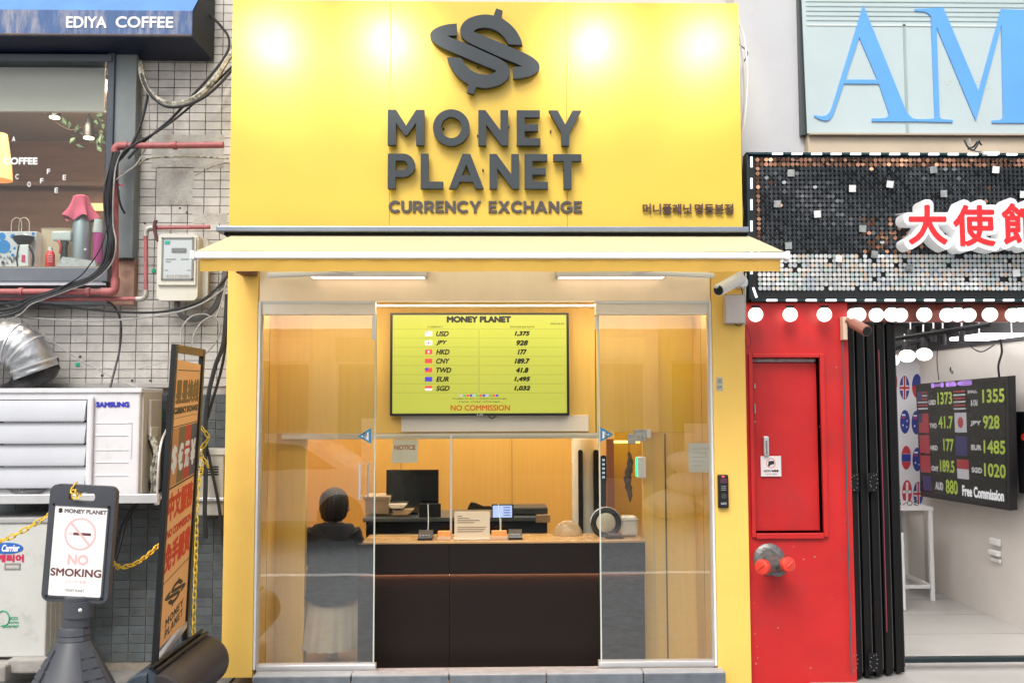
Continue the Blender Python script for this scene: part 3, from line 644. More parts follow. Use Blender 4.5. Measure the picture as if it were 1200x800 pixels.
# ---------------- cables of the left wall
GC = 'cables strung across the tiled wall'
cable('thick taped cable bundle looping from the grey column up behind the yellow sign', [(165, 73, .30), (167, 90, .26), (175, 108, .22), (192, 121, .20), (210, 122, .20), (232, 113, .22), (252, 93, .25), (266, 70, .30), (275, 60, .32)], .020, CABT, 14)
cable('black cable hugging the lower side of the taped bundle', [(164, 80, .28), (172, 104, .2), (190, 123, .18), (212, 125, .18), (236, 116, .2), (256, 100, .22), (272, 82, .3)], .010, CAB, 12)
cable('black cable from the blue canopy corner dropping along the yellow sign', [(240, 12, .35), (258, 30, .33), (268, 45, .32), (266, 62, .3), (250, 85, .25), (225, 113, .22), (200, 140, .22), (170, 165, .22), (150, 186, .2)], .009, CAB, 12)
cable('second black cable sweeping down to the red pipe elbow', [(272, 78, .34), (245, 105, .25), (215, 132, .22), (188, 152, .22), (160, 168, .2), (143, 180, .18), (137, 200, .18), (140, 235, .18), (146, 250, .25)], .007, CAB, 12)
cable('black cable hanging from the column head beside the cafe window', [(165, 80, .28), (173, 105, .25), (168, 135, .22), (157, 165, .2), (145, 182, .2), (137, 190, .18)], .010, CAB, 12)
cable('thin pale wire hanging straight down the grey column', [(173, 100, .3), (174.5, 130, .3), (174, 165, .29), (160, 192, .2), (146, 203, .18), (136, 211, .17)], .004, CABG, 10)
for i, (dx, r, m_) in enumerate(((0, .011, CAB), (4, .009, CAB), (-4, .008, CAB), (7, .005, CABG), (2, .006, BLK))):
    cable(['thickest black cable running down the cafe window frame', 'second black cable beside the red pipe down the window frame', 'outermost left black cable over the window frame', 'thin grey wire winding down over the window frame cables', 'slim glossy black cable in the window frame bundle'][i],
          [(136+dx, 178, .18), (131+dx*.7, 195, .17), (126+dx, 225, .17-.01*i), (127+dx*.8, 262, .17), (129+dx, 285, .16-.01*i), (124+dx, 308, .16), (108+dx*.5, 325+dx*.3, .16), (80, 336+dx*.6, .18), (40, 350+dx*.7, .18), (-20, 366+dx*2, .2), (-300, 380+dx*2, .22)], r, m_, 12, 'cable bundle by the cafe window')
cable('black cable leaning across the cafe sill', [(127, 262, .15), (118, 290, .15), (104, 312, .15), (92, 325, .16), (70, 338, .17)], .004, CAB, 10)
cable('long black cable slung below the electric meter to the yellow pillar', [(-300, 345, .25), (-20, 352, .25), (40, 355, .25), (120, 364, .25), (180, 366, .25), (220, 359, .25), (245, 346, .25), (268, 322, .3)], .008, CAB, 12)
cable('grey cable slung just under the long black one', [(-300, 350, .24), (-20, 367, .24), (40, 373, .24), (110, 376, .24), (170, 372, .24), (210, 365, .24), (240, 354, .24), (268, 334, .3)], .006, CABG, 12)
cable('pale wire crossing the tiles diagonally to the white condenser', [(-300, 330, .3), (-20, 352, .3), (30, 378, .3), (80, 413, .3), (130, 441, .3), (162, 454, .2)], .005, CABG, 10)
cable('dark cable dropping from the red pipe onto the condenser top', [(125, 352, .28), (136, 362, .3), (142, 382, .3), (140, 410, .3), (134, 435, .25), (129, 455, .2)], .007, CAB, 10)
cable('thin wire sagging from the condenser to the tall banner', [(120, 430, .3), (150, 434, .3), (185, 426, .28), (205, 420, .25)], .003, CABG, 10)
cable('thin wires tangled along the tiles above the meter', [(140, 206, .3), (158, 195, .3), (175, 186, .3), (200, 184, .33), (235, 184, .35), (268, 186, .38)], .006, CABT, 10)
cable('frayed dark wire stub near the yellow sign edge', [(228, 206, .34), (240, 200, .33), (252, 194, .34), (268, 190, .37)], .004, CABT, 10)
cable('thick black cable running down beside the yellow pillar', [(266, 345, .2), (262, 400, .16), (252, 430, .15), (243, 470, .14), (240, 520, .14), (241, 560, .14), (240, 600, .14), (241, 630, .16)], .014, CAB, 12)
cable('second thick black cable closest to the yellow pillar', [(268, 350, .22), (262, 420, .2), (246, 480, .16), (240, 505, .15), (246, 540, .16), (256, 590, .2), (262, 640, .25)], .010, CAB, 12)
cable('white looped wire over the tall banner', [(212, 402, .1), (213, 385, .12), (224, 371, .15), (240, 368, .18), (252, 372, .2), (260, 352, .25), (266, 325, .3)], .005, CABG, 10)
cable('second white looped wire over the tall banner', [(225, 405, .1), (228, 390, .12), (238, 376, .15), (252, 371, .2), (258, 385, .2), (252, 402, .2), (240, 415, .2)], .005, CABG, 10)
cable('black pipe lagging hanging under the white condenser', [(176, 515, .1), (182, 540, .12), (179, 560, .12), (170, 580, .15), (156, 595, .2), (142, 620, .2), (134, 650, .2), (120, 690, .25), (105, 705, .25)], .014, CAB, 10)
cable('dark cable curving behind the no smoking sign', [(165, 585, .2), (148, 610, .18), (140, 640, .15), (130, 670, .2), (118, 690, .25), (74, 700, .3), (70, 760, .3)], .010, CAB, 10)
for i, (a_, b_) in enumerate(((176, 182), (180, 186))):
    cable(['brown stained lagging tangle at the condenser side', 'second stained lagging strand at the condenser side'][i], [(a_, 512, .08), (b_, 530, .06), (a_+2, 550, .06), (b_-3, 572, .08), (a_-2, 586, .1)], .012, CABT, 10)

# ---------------- chains
link0 = MB()
lk = []
for k in range(20):
    q = 2*PI*k/20; lk.append(Vector((math.cos(q)*.0125+(.011 if math.cos(q) > 0 else -.011), math.sin(q)*.0105, 0)))
def link_mesh():
    mb = MB(); n = len(lk); seg = 6
    for i, p in enumerate(lk):
        t_ = (lk[(i+1) % n]-lk[i-1]).normalized(); a_ = Vector((0, 0, 1)); b_ = t_.cross(a_)
        for j in range(seg): q = 2*PI*j/seg; mb.v.append(p+(a_*math.cos(q)+b_*math.sin(q))*.0035)
    for i in range(n):
        for j in range(seg): mb.f.append((i*seg+j, i*seg+(j+1) % seg, ((i+1) % n)*seg+(j+1) % seg, ((i+1) % n)*seg+j))
    return mb.mesh('chain_link', CHAIN)[0]
LINK = link_mesh()
def chain(label, pts, pitch=.036):
    cv = cr(pts, 30); t = thing('plastic_chain', label, 'chain', cv[0], 'yellow plastic chains')
    d = 0; k = 0
    for a_, b_ in zip(cv, cv[1:]):
        L_ = (b_-a_).length
        while d < L_:
            p = a_+(b_-a_)*(d/L_); tr = (b_-a_).normalized()
            qt = tr.to_track_quat('X', 'Z'); e_ = (qt.to_matrix() @ Matrix.Rotation((PI/2 if k % 2 else 0)+.35, 3, 'X')).to_euler()
            inst(LINK, 'chain_link', p, t, rot=e_); k += 1; d += pitch
        d -= L_
    return t

# ---------------- no smoking stand
YN = -1.15
S1 = sc(YN)
def tiltframe(px, py, Y, ang, back=0):
    o = P(px, py, Y); ca, sa = math.cos(ang), math.sin(ang)
    U = Vector((ca, 0, -sa)); V = Vector((sa, 0, ca)); N = Vector((0, -1, 0))
    return lambda u, v, n: o+U*(u/sc(Y))+V*(v/sc(Y))+N*n
t = thing('no_smoking_stand', 'dark grey cone stand holding a white no smoking notice board', 'sign', P(92, 800, YN))
PLG = mat('dark_grey_plastic', (.055, .06, .07), .42, var=.1, scale=8, bump=.05, bscale=60)
fr = tiltframe(94.5, 636, YN, math.radians(3.2))
out = rrect(-37.5, 37.5, -66, 66, 9, 6)
slot = rrect(-16, 14, 48, 58, 4.5, 5)
vs, fs = fill([out, slot], .5)
hd = MB(); hd.add([fr(v.x, v.y, .02 if v.z > 0 else -.022) for v in vs], fs); hd.build('board_frame', PLG, t)
MB().prism(rrect(-30, 29.5, -59, 42, 2), .0205, .022, fr).build('notice', mat('notice_white', (.82, .80, .77), .35, var=.03), t)
bd = MB()
for q in ((-32.5, 32, 42, 44), (-32.5, 32, -61, -59), (-32.5, -30.3, -61, 44), (29.8, 32, -61, 44)):
    bd.prism([(q[0], q[2]), (q[1], q[2]), (q[1], q[3]), (q[0], q[3])], .021, .026, fr)
bd.build('inner_rim', PLG, t)
PINK = mat('faded_red_print', (.74, .46, .46), .5); DRED = mat('dark_red_print', (.14, .035, .04), .5)
NF = lambda u, v, n: fr(u, v, n+.0225)
text('MONEY PLANET', 'lettering', (-19, 29, 34, 39), NF, mat('faded_black_print', (.12, .10, .11), .5), t, bold=.3)
text('$', 'logo_mark', (-26, -21, 33.5, 39.5), NF, SIGNB, t, bold=.5)
ring = [(18*math.cos(2*PI*k/48)+1, 18.5*math.sin(2*PI*k/48)+11) for k in range(48)]
ri = [(15.8*math.cos(2*PI*k/48)+1, 16.3*math.sin(2*PI*k/48)+11) for k in range(48)]
vs, fs = fill([ring, ri]); MB().add([NF(v.x, v.y, 0) for v in vs], fs).build('prohibition_ring', PINK, t, norm=False)
MB().add([NF(*q) for q in ((-12, 23.2, .0002), (-10.2, 25, .0002), (14, -1.2, .0002), (12.2, -3, .0002))], [(0, 1, 2, 3)]).build('prohibition_bar', PINK, t, norm=False)
MB().add([NF(*q) for q in ((-7, 9.5, .0001), (13, 9.5, .0001), (13, 12.5, .0001), (-7, 12.5, .0001))], [(0, 1, 2, 3)]).build('cigarette_mark', DRED, t, norm=False)
text('≈', 'smoke_mark', (-12, -8, 9, 13), NF, PINK, t)
text('NO', 'lettering', (-11, 12.5, -24, -12), NF, PINK, t, bold=.6)
text('SMOKING', 'lettering', (-29, 28.5, -37, -28), NF, DRED, t, bold=.4)
text('금연구역 禁煙', 'lettering', (-12, 12, -45, -41), NF, PINK, t)
text('· MONEY PLANET ·', 'lettering', (-12, 12, -54, -51), NF, SIGNB, t)
cx = P(94, 720, YN); cz = lambda y: P(94, y, YN).z
MB().lathe((P(90, 718, YN).x, YN+.0, cz(733)), [(15/S1, 0), (15/S1, 33/S1), (13/S1, 34/S1)], sy=.75).build('post', PLG, t)
MB().lathe((P(91.5, 718, YN).x, YN-.0, cz(722)), [(16.5/S1, 0), (16.5/S1, 18/S1)], sy=.8).build('post_collar', PLG, t)
MB().sphere(P(94, 714.5, YN-.085), .009).build('screw_cap', WHT, t)
# ribbed cone
rings = []
hh = [(733, 14.5), (735, 17), (742, 18.5), (743, 17.5), (748, 19), (749, 18.5)]
y = 749; r = 18.5
cone = MB(); pr_ = [(r_/S1, cz(y_)-cz(860)) for y_, r_ in hh]
yy = 752
while yy < 858: pr_.append(((18.5+(yy-749)*.50)/S1, cz(yy)-cz(860))); yy += 6
pr_.append((82/S1, .01)); pr_.append((82/S1, 0)); pr_ = pr_[::-1]
cone.lathe((P(87, 733, YN).x, YN, cz(860)), pr_, seg=10, sy=.9); cone.build('cone_base', PLG, t)
zb0 = cz(860)
xc = P(87, 733, YN).x
for side in (-1, 1):
    for k in range(9):
        yk = 757+k*11.5; rr_ = (18.5+(yk-749)*.50)/S1; rr2 = (18.5+(yk+9-749)*.50)/S1
        q0 = -PI/2+side*math.radians(38); 
        pts = []
        for (q, r_, z_) in ((q0-side*.0, rr_*1.03, cz(yk)), (q0+side*.62, rr_*1.03, cz(yk)), (q0+side*.62, rr2*1.05, cz(yk+9.5)), (q0-side*.0, rr2*1.05, cz(yk+9.5))):
            pts.append((xc+r_*math.cos(q), YN+r_*.9*math.sin(q), z_))
        pin = [(xc+(p[0]-xc)*.8, YN+(p[1]-YN)*.8, p[2]) for p in pts]
        MB().add(pts+pin, [(0, 1, 2, 3), (4, 7, 6, 5), (0, 4, 5, 1), (1, 5, 6, 2), (2, 6, 7, 3), (3, 7, 4, 0)]).build('cone_rib', PLG, t)
chain('yellow plastic chain hanging from the left edge to the no smoking board', [P(-12, 637, YN), P(10, 630, YN), P(35, 617, YN), P(62, 600, YN+.03)])
chain('short yellow chain wrapped round the handle of the no smoking board', [P(86, 574, YN-.03), P(88, 568, YN), P(92, 572, YN+.03), P(93, 580, YN-.02), P(88, 582, YN-.03), P(86, 574, YN-.03)])
chain('yellow plastic chain sagging between the no smoking board and the tall banner', [P(131, 658, YN+.03), P(140, 664, -1.0), P(156, 661, -.9), P(172, 651, -.75), P(187, 637, -.6)])

# ---------------- tall banner stand
# panel seen obliquely: near edge left/front, far edge right/back
t = thing('tall_banner_stand', 'tall black framed orange banner stand on a water filled base', 'sign', P(205, 795, -.45))
YB0, YB1 = -.95, -.35
bl, br = P(179, 800, YB0), P(218, 742, YB1)
tl = P(204, 403, YB0); tr_ = br+(tl-bl)*.945
# make it a plane: top corners leaning back a little
def bfr(u, v, n):      # u 0..1 across (left->right), v 0..1 bottom->top
    a_ = bl.lerp(tl, v); b_ = br.lerp(tr_, v); N = (br-bl).cross(tl-bl).normalized(); N = N if N.dot(CAM-bl) > 0 else -N
    return a_.lerp(b_, u)+N*n
for u0, u1, nm in ((0, .055, 'frame_rail'), (.94, 1, 'frame_rail')):
    MB().prism([(u0, -.02), (u1, -.02), (u1, 1), (u0, 1)], -.014, .014, bfr).build(nm, BLK, t)
MB().prism([(0.056, .975), (.939, .975), (.939, 1), (.056, 1)], -.012, .012, bfr).build('top_rail', mat('bronze_rail', (.16, .10, .05), .4, metal=.4), t)
def bl_(u): return .13+.05*0
MB().prism([(.09, .085), (.92, .05), (.92, .945), (.09, .955)], -.003, .003, bfr).build('banner_sheet', ORANGE, t)
MB().prism([(.056, .04), (.939, .03), (.939, .05), (.056, .06)], -.012, .012, bfr).build('bottom_rail', STEEL2, t)
BF = lambda u, v, n: bfr(u, v, n+.0036)
def bstrip(u0, u1, v0, v1, m, n=0, nm='print_line'):
    MB().add([BF(u0, v0, n), BF(u1, v0, n), BF(u1, v1, n), BF(u0, v1, n)], [(0, 1, 2, 3)]).build(nm, m, t, norm=False)
bstrip(.14, .88, .921, .9235, SIGNB); bstrip(.12, .9, .745, .748, SIGNB); bstrip(.12, .9, .772, .7735, SIGNB)
GOLD = mat('brown_gold_print', (.20, .11, .035), .5)
text('星星換錢', 'lettering', (.13, .9, .815, .895), BF, GOLD, t, bold=.014, boldv=.004)
text('CURRENCY EXCHANGE', 'lettering', (.12, .9, .785, .807), BF, SIGNB, t, bold=.006, boldv=.0018)
cols = [((.62, .25, .10)), ((.17, .13, .06)), ((.5, .03, .03)), ((.06, .07, .11))]
for i, c_ in enumerate(cols): bstrip(.1+i*.205, .1+(i+1)*.205, .565, .742, mat('stripe_print', c_, .5, var=.05), .0001, 'colour_stripe')
for i, ch in enumerate('$€元¥'): text(ch, 'lettering', (.12+i*.205, .285+i*.205, .60, .69), lambda u, v, n: BF(u, v, n+.0003), SIGNW, t, bold=.022, boldv=.005)
bstrip(.1, .92, .556, .562, SIGNB)
text('中文服務', 'lettering', (.11, .91, .455, .545), BF, REDV, t, bold=.014, boldv=.0045)
text('NO COMMISSION', 'lettering', (.12, .9, .405, .432), BF, REDV, t, bold=.007, boldv=.002)
text('免手續費', 'lettering', (.11, .91, .30, .39), BF, REDV, t, bold=.014, boldv=.0045)
bstrip(.1, .92, .272, .275, SIGNB)
# ---------------- shared logo and bold letter outlines
LA = [(255, 165, 1), (190, 172), (130, 190), (88, 217), (74, 248), (88, 284), (135, 322), (210, 358), (350, 418), (500, 481), (523, 489, 1), (519, 500, 1), (495, 513), (440, 520), (380, 505), (325, 465), (284, 404, 1), (190, 400, 1),
      (205, 448), (238, 505), (285, 553), (336, 588, 1), (325, 640, 1), (370, 655, 1), (387, 605, 1), (440, 612), (500, 604), (560, 582), (600, 545), (616, 498), (600, 452), (555, 414), (460, 369), (330, 309), (240, 274), (190, 250, 1), (255, 247, 1)]
LOGO_A = [((x-447)/700, (356-y)/700) for x, y in smooth_outline(LA, 5)]
LOGO_B = [(-x, -y) for x, y in LOGO_A]
def arc(cx, cy, rx, ry, a0, a1, n=14): return [(cx+rx*math.cos(math.radians(a0+(a1-a0)*k/n)), cy+ry*math.sin(math.radians(a0+(a1-a0)*k/n))) for k in range(n+1)]
G = {
 'M': (1.02, [[(0, 0), (0, 1), (.23, 1), (.51, .55), (.79, 1), (1.02, 1), (1.02, 0), (.79, 0), (.79, .63), (.545, .28), (.475, .28), (.23, .63), (.23, 0)]]),
 'O': (1.03, [arc(.515, .5, .515, .52, 0, 350, 35), arc(.515, .5, .285, .30, 0, 350, 35)]),
 'N': (.84, [[(0, 0), (0, 1), (.2, 1), (.62, .42), (.62, 1), (.84, 1), (.84, 0), (.65, 0), (.22, .59), (.22, 0)]]),
 'E': (.66, [[(0, 0), (0, 1), (.65, 1), (.65, .8), (.22, .8), (.22, .6), (.6, .6), (.6, .41), (.22, .41), (.22, .2), (.66, .2), (.66, 0)]]),
 'Y': (.92, [[(0, 1), (.25, 1), (.46, .6), (.67, 1), (.92, 1), (.57, .37), (.57, 0), (.35, 0), (.35, .37)]]),
 'P': (.77, [[(0, 0), (0, 1)]+arc(.43, .665, .34, .335, 90, -90, 16)+[(.22, .33), (.22, 0)], [(.22, .8)]+arc(.42, .665, .135, .135, 90, -90, 10)+[(.22, .53)]]),
 'L': (.64, [[(0, 0), (0, 1), (.22, 1), (.22, .2), (.64, .2), (.64, 0)]]),
 'A': (.99, [[(0, 0), (.385, 1), (.605, 1), (.99, 0), (.755, 0), (.675, .2), (.305, .2), (.225, 0)], [(.37, .38), (.615, .38), (.4925, .7)]]),
 'T': (.8, [[(0, .8), (0, 1), (.8, 1), (.8, .8), (.51, .8), (.51, 0), (.29, 0), (.29, .8)]]),
 'C': (.9, [arc(.52, .5, .52, .52, 42, 318, 26)+arc(.52, .5, .29, .30, 313, 47, 20)]),
 'G': (.97, [arc(.52, .5, .52, .52, 42, 315, 26)+[(.96, .16), (.96, .55), (.52, .55), (.52, .36), (.74, .36), (.74, .27)]+arc(.52, .5, .29, .30, 312, 47, 20)]),
 'U': (.82, [[(0, 1), (.22, 1), (.22, .40)]+arc(.41, .38, .19, .19, 180, 360, 12)+[(.6, .40), (.6, 1), (.82, 1), (.82, .38)]+arc(.41, .39, .41, .41, 0, -180, 18)]),
 'R': (.80, [[(0, 0), (0, 1)]+arc(.43, .67, .345, .33, 90, -52, 16)+[(.80, 0), (.54, 0), (.36, .33), (.22, .33), (.22, 0)], [(.22, .8)]+arc(.42, .665, .135, .135, 90, -90, 10)+[(.22, .53)]]),
 'X': (.92, [[(0, 0), (.33, .51), (.02, 1), (.28, 1), (.465, .69), (.65, 1), (.90, 1), (.59, .51), (.92, 0), (.65, 0), (.455, .33), (.26, 0)]]),
 'H': (.82, [[(0, 0), (0, 1), (.22, 1), (.22, .61), (.6, .61), (.6, 1), (.82, 1), (.82, 0), (.6, 0), (.6, .4), (.22, .4), (.22, 0)]])}
def gword(word, box, fr, m, parent, n0, n1, gap=.18, nm='letter', bev=.0, space=.42):
    tot = sum(G[c][0] if c != ' ' else space for c in word)+gap*(len(word)-1)
    u0, u1, v0, v1 = box; su = (u1-u0)/tot; sv = v1-v0; x = 0
    for c in word:
        if c == ' ': x += space+gap; continue
        wd, loops = G[c]; vs, fs = fill([[((x+p[0])*su, p[1]*sv) for p in lp] for lp in loops], .5)
        MB().add([fr(u0+v.x, v0+v.y, n1 if v.z > 0 else n0) for v in vs], fs).build(nm, m, parent, smooth=False); x += wd+gap
def logo(cu, cv, size, sizev, fr, m, parent, n0=0, n1=0, nm='logo_piece'):
    for lp in (LOGO_A, LOGO_B):
        vs, fs = fill([lp], .5 if n1 else 0)
        MB().add([fr(cu+v.x*size, cv+v.y*sizev, n1 if v.z > 0 else n0) for v in vs], fs).build(nm, m, parent, smooth=False, norm=bool(n1))
# finish the banner
logo(.52, .205, .62, .085, BF, SIGNB, t)
gword('MONEY', (.25, .80, .125, .15), BF, SIGNB, t, 0, .0006, nm='lettering'); gword('PLANET', (.25, .80, .092, .117), BF, SIGNB, t, 0, .0006, nm='lettering')
# base tank : two ribbed halves with a slot
p0, p1 = P(176, 822, -1.02), P(236, 772, -.30); ax = (p1-p0).normalized(); sd_ = ax.cross(Vector((0, 0, 1))).normalized(); 
def halftank(side, m):
    rings = []; L_ = (p1-p0).length
    for (tt, sc_) in ((0, .93), (.02, 1), (.06, 1.0), (.5, 1), (.94, 1), (.98, 1), (1, .93)):
        c = p0.lerp(p1, tt); ring = []
        for k in range(15):
            q = PI*k/14 - PI*.0; r_ = .138*sc_
            ring.append(c+sd_*side*(.022+max(0, math.sin(q))*r_*1.05)+Vector((0, 0, r_*1.02*math.cos(q))))
        rings.append(ring)
    MB().loft(rings).build('water_tank', m, t)
TK = mat('grey_blue_tank', (.05, .065, .085), .38, var=.1, bump=.05); TK2 = mat('dusty_tank', (.035, .03, .03), .45, var=.15)
halftank(-1, TK); halftank(1, TK2)
for e_ in (.02, .5, .97):
    c = p0.lerp(p1, e_)
    MB().tube([c+Vector((0, 0, .10)), c+ax*.02+Vector((0, 0, .10))], .05, 12).build('tank_neck', TK, t)
MB().tube([p0+Vector((0, 0, .165)), p1+Vector((0, 0, .165))], .010, 8).build('slot_rail', BLK, t)
MB().tube([p0+Vector((0, 0, .15))+sd_*.028, p1+Vector((0, 0, .15))+sd_*.028], .012, 8).build('slot_rail', BLK, t)
chain('yellow plastic chain knotted at the banner edge beside the cables', [P(238, 503, -.3), P(244, 512, -.3), (P(240, 520, -.3)), P(235, 528, -.3), P(237, 536, -.28), P(243, 545, -.3), P(238, 548, -.3)])
chain('yellow plastic chain hanging straight down behind the banner stand', [P(237, 545, -.26), P(231, 585, -.26), P(230, 640, -.26), P(228, 700, -.26), P(227, 752, -.26)])

# ================================================================== CENTRE SHOP
shop = thing('currency_exchange_shop', 'bright yellow currency exchange shopfront with glass doors and raised lettering', 'shop', P(570, 795, 0))
SX0, SX1, SZ0, SZ1 = R(270.5, 868, 0, 266, 0)
for i, (a_, b_) in enumerate(((None, 457), (457, 664), (664, None))):
    xa = SX0 if a_ is None else P(a_, 130, 0).x; xb_ = SX1 if b_ is None else P(b_, 130, 0).x
    MB().bbox(xa+.0008, xb_-.0008, 0, .02, SZ0, 4.335, .0012).build('sign_panel', YEL, shop)
MB().box(SX0+.004, SX1-.004, .0205, .50, SZ0+.005, 4.33).build('sign_box', YELP, shop, smooth=False)
MB().box(-3.2, SX1+.6, .52, 1.0, 4.2, 8).build('upper_wall', WALLW, shop, smooth=False)
fr0 = fplane(0)
lt = shop
a_ = R(455, 681, 131, 172, -.03); gword('MONEY', a_, fplane(0), DGREY, lt, .022, .062, gap=.24)
a_ = R(455, 681, 182, 222.5, -.03); gword('PLANET', a_, fplane(0), DGREY, lt, .022, .062, gap=.16)
a_ = R(455.5, 682, 236, 249.5, 0); gword('CURRENCY EXCHANGE', a_, fplane(0), mat('dark_brown_letter', (.07, .06, .06), .5), lt, .001, .012, gap=.09)
c = P(568.3, 62.3, -.03); logo(c.x, c.z, 700/5.714/sc(-.03), 700/5.714/sc(-.03), fplane(0), DGREY, lt, .022, .062)
sp = MB()
for x, y in ((462, 160), (492, 160), (520, 152), (560, 160), (596, 150), (620, 160), (645, 155), (668, 150), (462, 215), (500, 215), (540, 215), (566, 200), (590, 200), (620, 215), (660, 200), (540, 60), (560, 80), (590, 60), (610, 80)):
    q = P(x, y, 0); sp.lathe(q, [(.005, 0), (.005, .03)], 'Y', 6)
sp.build('letter_stud', DGREY, shop, kind='stuff')
ptext('머니플레닛', 'korean_lettering', 753, 810.5, 239, 251, -.012, mat('brown_letter', (.09, .045, .035), .5), shop, bold=.28, depth=.010)
ptext('명동본점', 'korean_lettering', 814, 859, 239, 251, -.012, bpy.data.materials['brown_letter'], shop, bold=.28, depth=.010)
# pillars
for (x0, x1, nm) in ((263, 300, 'pillar'), (838, 881, 'pillar')):
    X0, X1, Z0, Z1 = R(x0, x1, 270, 793, 0)
    if x0 == 263: X0 = SX0; X1 = P(300, 500, 0).x
    else: X0 = P(837.5, 560, 0).x; X1 = SX1
    MB().bbox(X0, X1, .001, .50, P(x0, 794, 0).z if x0 == 263 else -.15, SZ0-.002, .004).build(nm, YELP, shop)
PLX, PRX = P(300, 500, 0).x, P(837.5, 560, 0).x
# cassette and header
zc0, zc1 = P(570, 271.5, -.13).z, P(570, 265, -.13).z
MB().bbox(P(253, 268, -.13).x, P(878, 268, -.13).x, -.13, -.002, zc0, zc1, .006).build('awning_cassette', mat('blue_grey_metal', (.22, .25, .30), .35, metal=.5, var=.1), shop)
MB().box(SX0, SX1, -.10, -.003, zc0-.018, zc0-.002).build('cassette_gap', BLKM, shop, smooth=False)
HZ0, HZ1 = P(570, 353, .02).z, SZ0-.003
STH = mat('steel_peach_reflection', (.95, .80, .62), .35, metal=.4, var=.05, scale=1.5, stretch=(2.5, 1, .6), bump=.02, bscale=3)  # peach base colour paints warm reflected light into plain steel
MB().bbox(PLX+.002, PRX-.002, .02, .06, HZ0, HZ1, .002).build('header_panel', STH, shop)
MB().box(PLX+.002, PRX-.002, .06, .50, HZ0+.02, HZ0+.05).build('recess_ceiling', YELI, shop, smooth=False)
# awning
aw = thing('shop_awning', 'pale yellow retractable awning with white front bar and yellow valance', 'awning', P(570, 300, -.4))
bz, fz = zc0-.012, P(575, 294.5, -.75).z
bx0, bx1 = P(262, 275, -.06).x, P(884, 275, -.06).x
fx0, fx1 = P(230, 296, -.75).x, P(919, 296, -.75).x
MB().add([(fx0, -.06, bz), (fx1, -.06, bz), (fx1, -.75, fz), (fx0, -.75, fz)], [(0, 1, 2, 3)]).build('fabric', AWN, aw)
za, zb_ = P(575, 303, -.79).z, P(575, 295, -.79).z
MB().bbox(fx0-.008, fx1+.008, -.79, -.745, za, zb_, .008).build('front_bar', WHT, aw)
for x in (fx0-.008, fx1+.008): MB().bbox(x-.012, x+.012, -.795, -.74, za-.004, zb_+.006, .004).build('end_cap', WHT, aw)
vz = P(575, 318, -.78).z
vb = MB(); n = 120
for i in range(n+1):
    x = fx0+.03+(fx1-fx0-.06)*i/n; vb.v += [Vector((x, -.775+.002*math.sin(i*.9), za+.002)), Vector((x, -.775+.004*math.sin(i*.9)+.002*math.sin(i*.37), vz+.0015*math.sin(i*.23)))]
vb.f = [(2*i, 2*i+1, 2*i+3, 2*i+2) for i in range(n)]; vb.build('valance', AWN2, aw)
for s_, xa in ((1, fx0+.25), (-1, fx1-.25)):
    MB().tube([(xa, -.12, za+.0), (xa+s_*.55, -.42, za-.02), (xa+s_*.1, -.74, za+.005)], .018, 8).build('folding_arm', WHT, aw)
q = P(288, 319, -.1); o = MB().bbox(q.x-.05, q.x+.05, -.14, 0, q.z-.01, q.z+.07, .005).build('arm_bracket', mat('dark_red_bracket', (.09, .02, .02), .5), aw)
for (a0, a1, y0, y1, sgn, lab) in ((361, 500, 318, 324, 1, 'pale linear light fitting under the awning, left of the pair'), (652, 782, 318, 324, -1, 'pale linear light fitting under the awning, right of the pair')):
    o = thing('linear_light', lab, 'light fitting', P((a0+a1)/2, 320, -.1), 'linear light fittings under the awning')
    MB().bbox(P(a0+3, 320, -.1).x, P(a1-3, 320, -.1).x, -.10, .0, P(570, 323.5, -.12).z-.003, P(570, 323.5, -.12).z-.0005, .001).build('diffuser', emat('added_tube_glow', (1, .80, .58), 1.3) if 'added_tube_glow' not in bpy.data.materials else bpy.data.materials['added_tube_glow'], o)  # glow added to light the header; the fittings themselves are unlit
    MB().bbox(P(a0, 320, -.1).x, P(a1, 320, -.1).x, -.12, .018, P(570, 323.5, -.12).z, P(570, 312, -.12).z, .006).build('housing', mat('fitting_grey', (.62, .60, .60), .4), o)
# door rails, frames and glass
YD = .035
def rail(x0, x1, y0, y1, nm, m, Y=YD, d=.05, c=.003): return MB().pb(x0, x1, y0, y1, Y, d, c).build(nm, m, shop)
rail(304, 440, 354, 368.5, 'top_rail', STEEL, YD-.005, .06); rail(698, 833, 353.5, 368.5, 'top_rail', STEEL, YD-.005, .06)
rail(303, 440, 352.5, 355.5, 'rail_lip', WHTM, YD-.012, .01, .001); rail(697, 833, 352.5, 355.5, 'rail_lip', WHTM, YD-.012, .01, .001)
rail(300, 440, 779, 785.5, 'bottom_rail', STEEL2, YD-.01, .06); rail(702, 843, 774.5, 781.5, 'bottom_rail', STEEL2, YD-.01, .06)
zth = P(570, 786, .0).z
MB().box(PLX+.003, PRX-.003, .0, .14, zth-.05, zth-.014).build('threshold', STEEL2, shop, smooth=False)
rail(436, 440, 369, 398, 'hanger_strip', STEEL2, YD-.008, .02, .001); rail(697.5, 700, 371, 386, 'hanger_strip', STEEL2, YD-.008, .02, .001)
jx0, jx1 = PLX+.002, PRX-.002; jz0, jz1 = P(300, 785, 0).z, HZ0
MB().bbox(jx0, jx0+.014, YD-.03, YD+.05, jz0, jz1, .002).build('door_jamb', WHTM, shop); MB().bbox(jx1-.014, jx1, YD-.03, YD+.05, jz0, jz1, .002).build('door_jamb', WHTM, shop)
EDGE = mat('glass_edge', (.55, .62, .55), .1, var=.05)
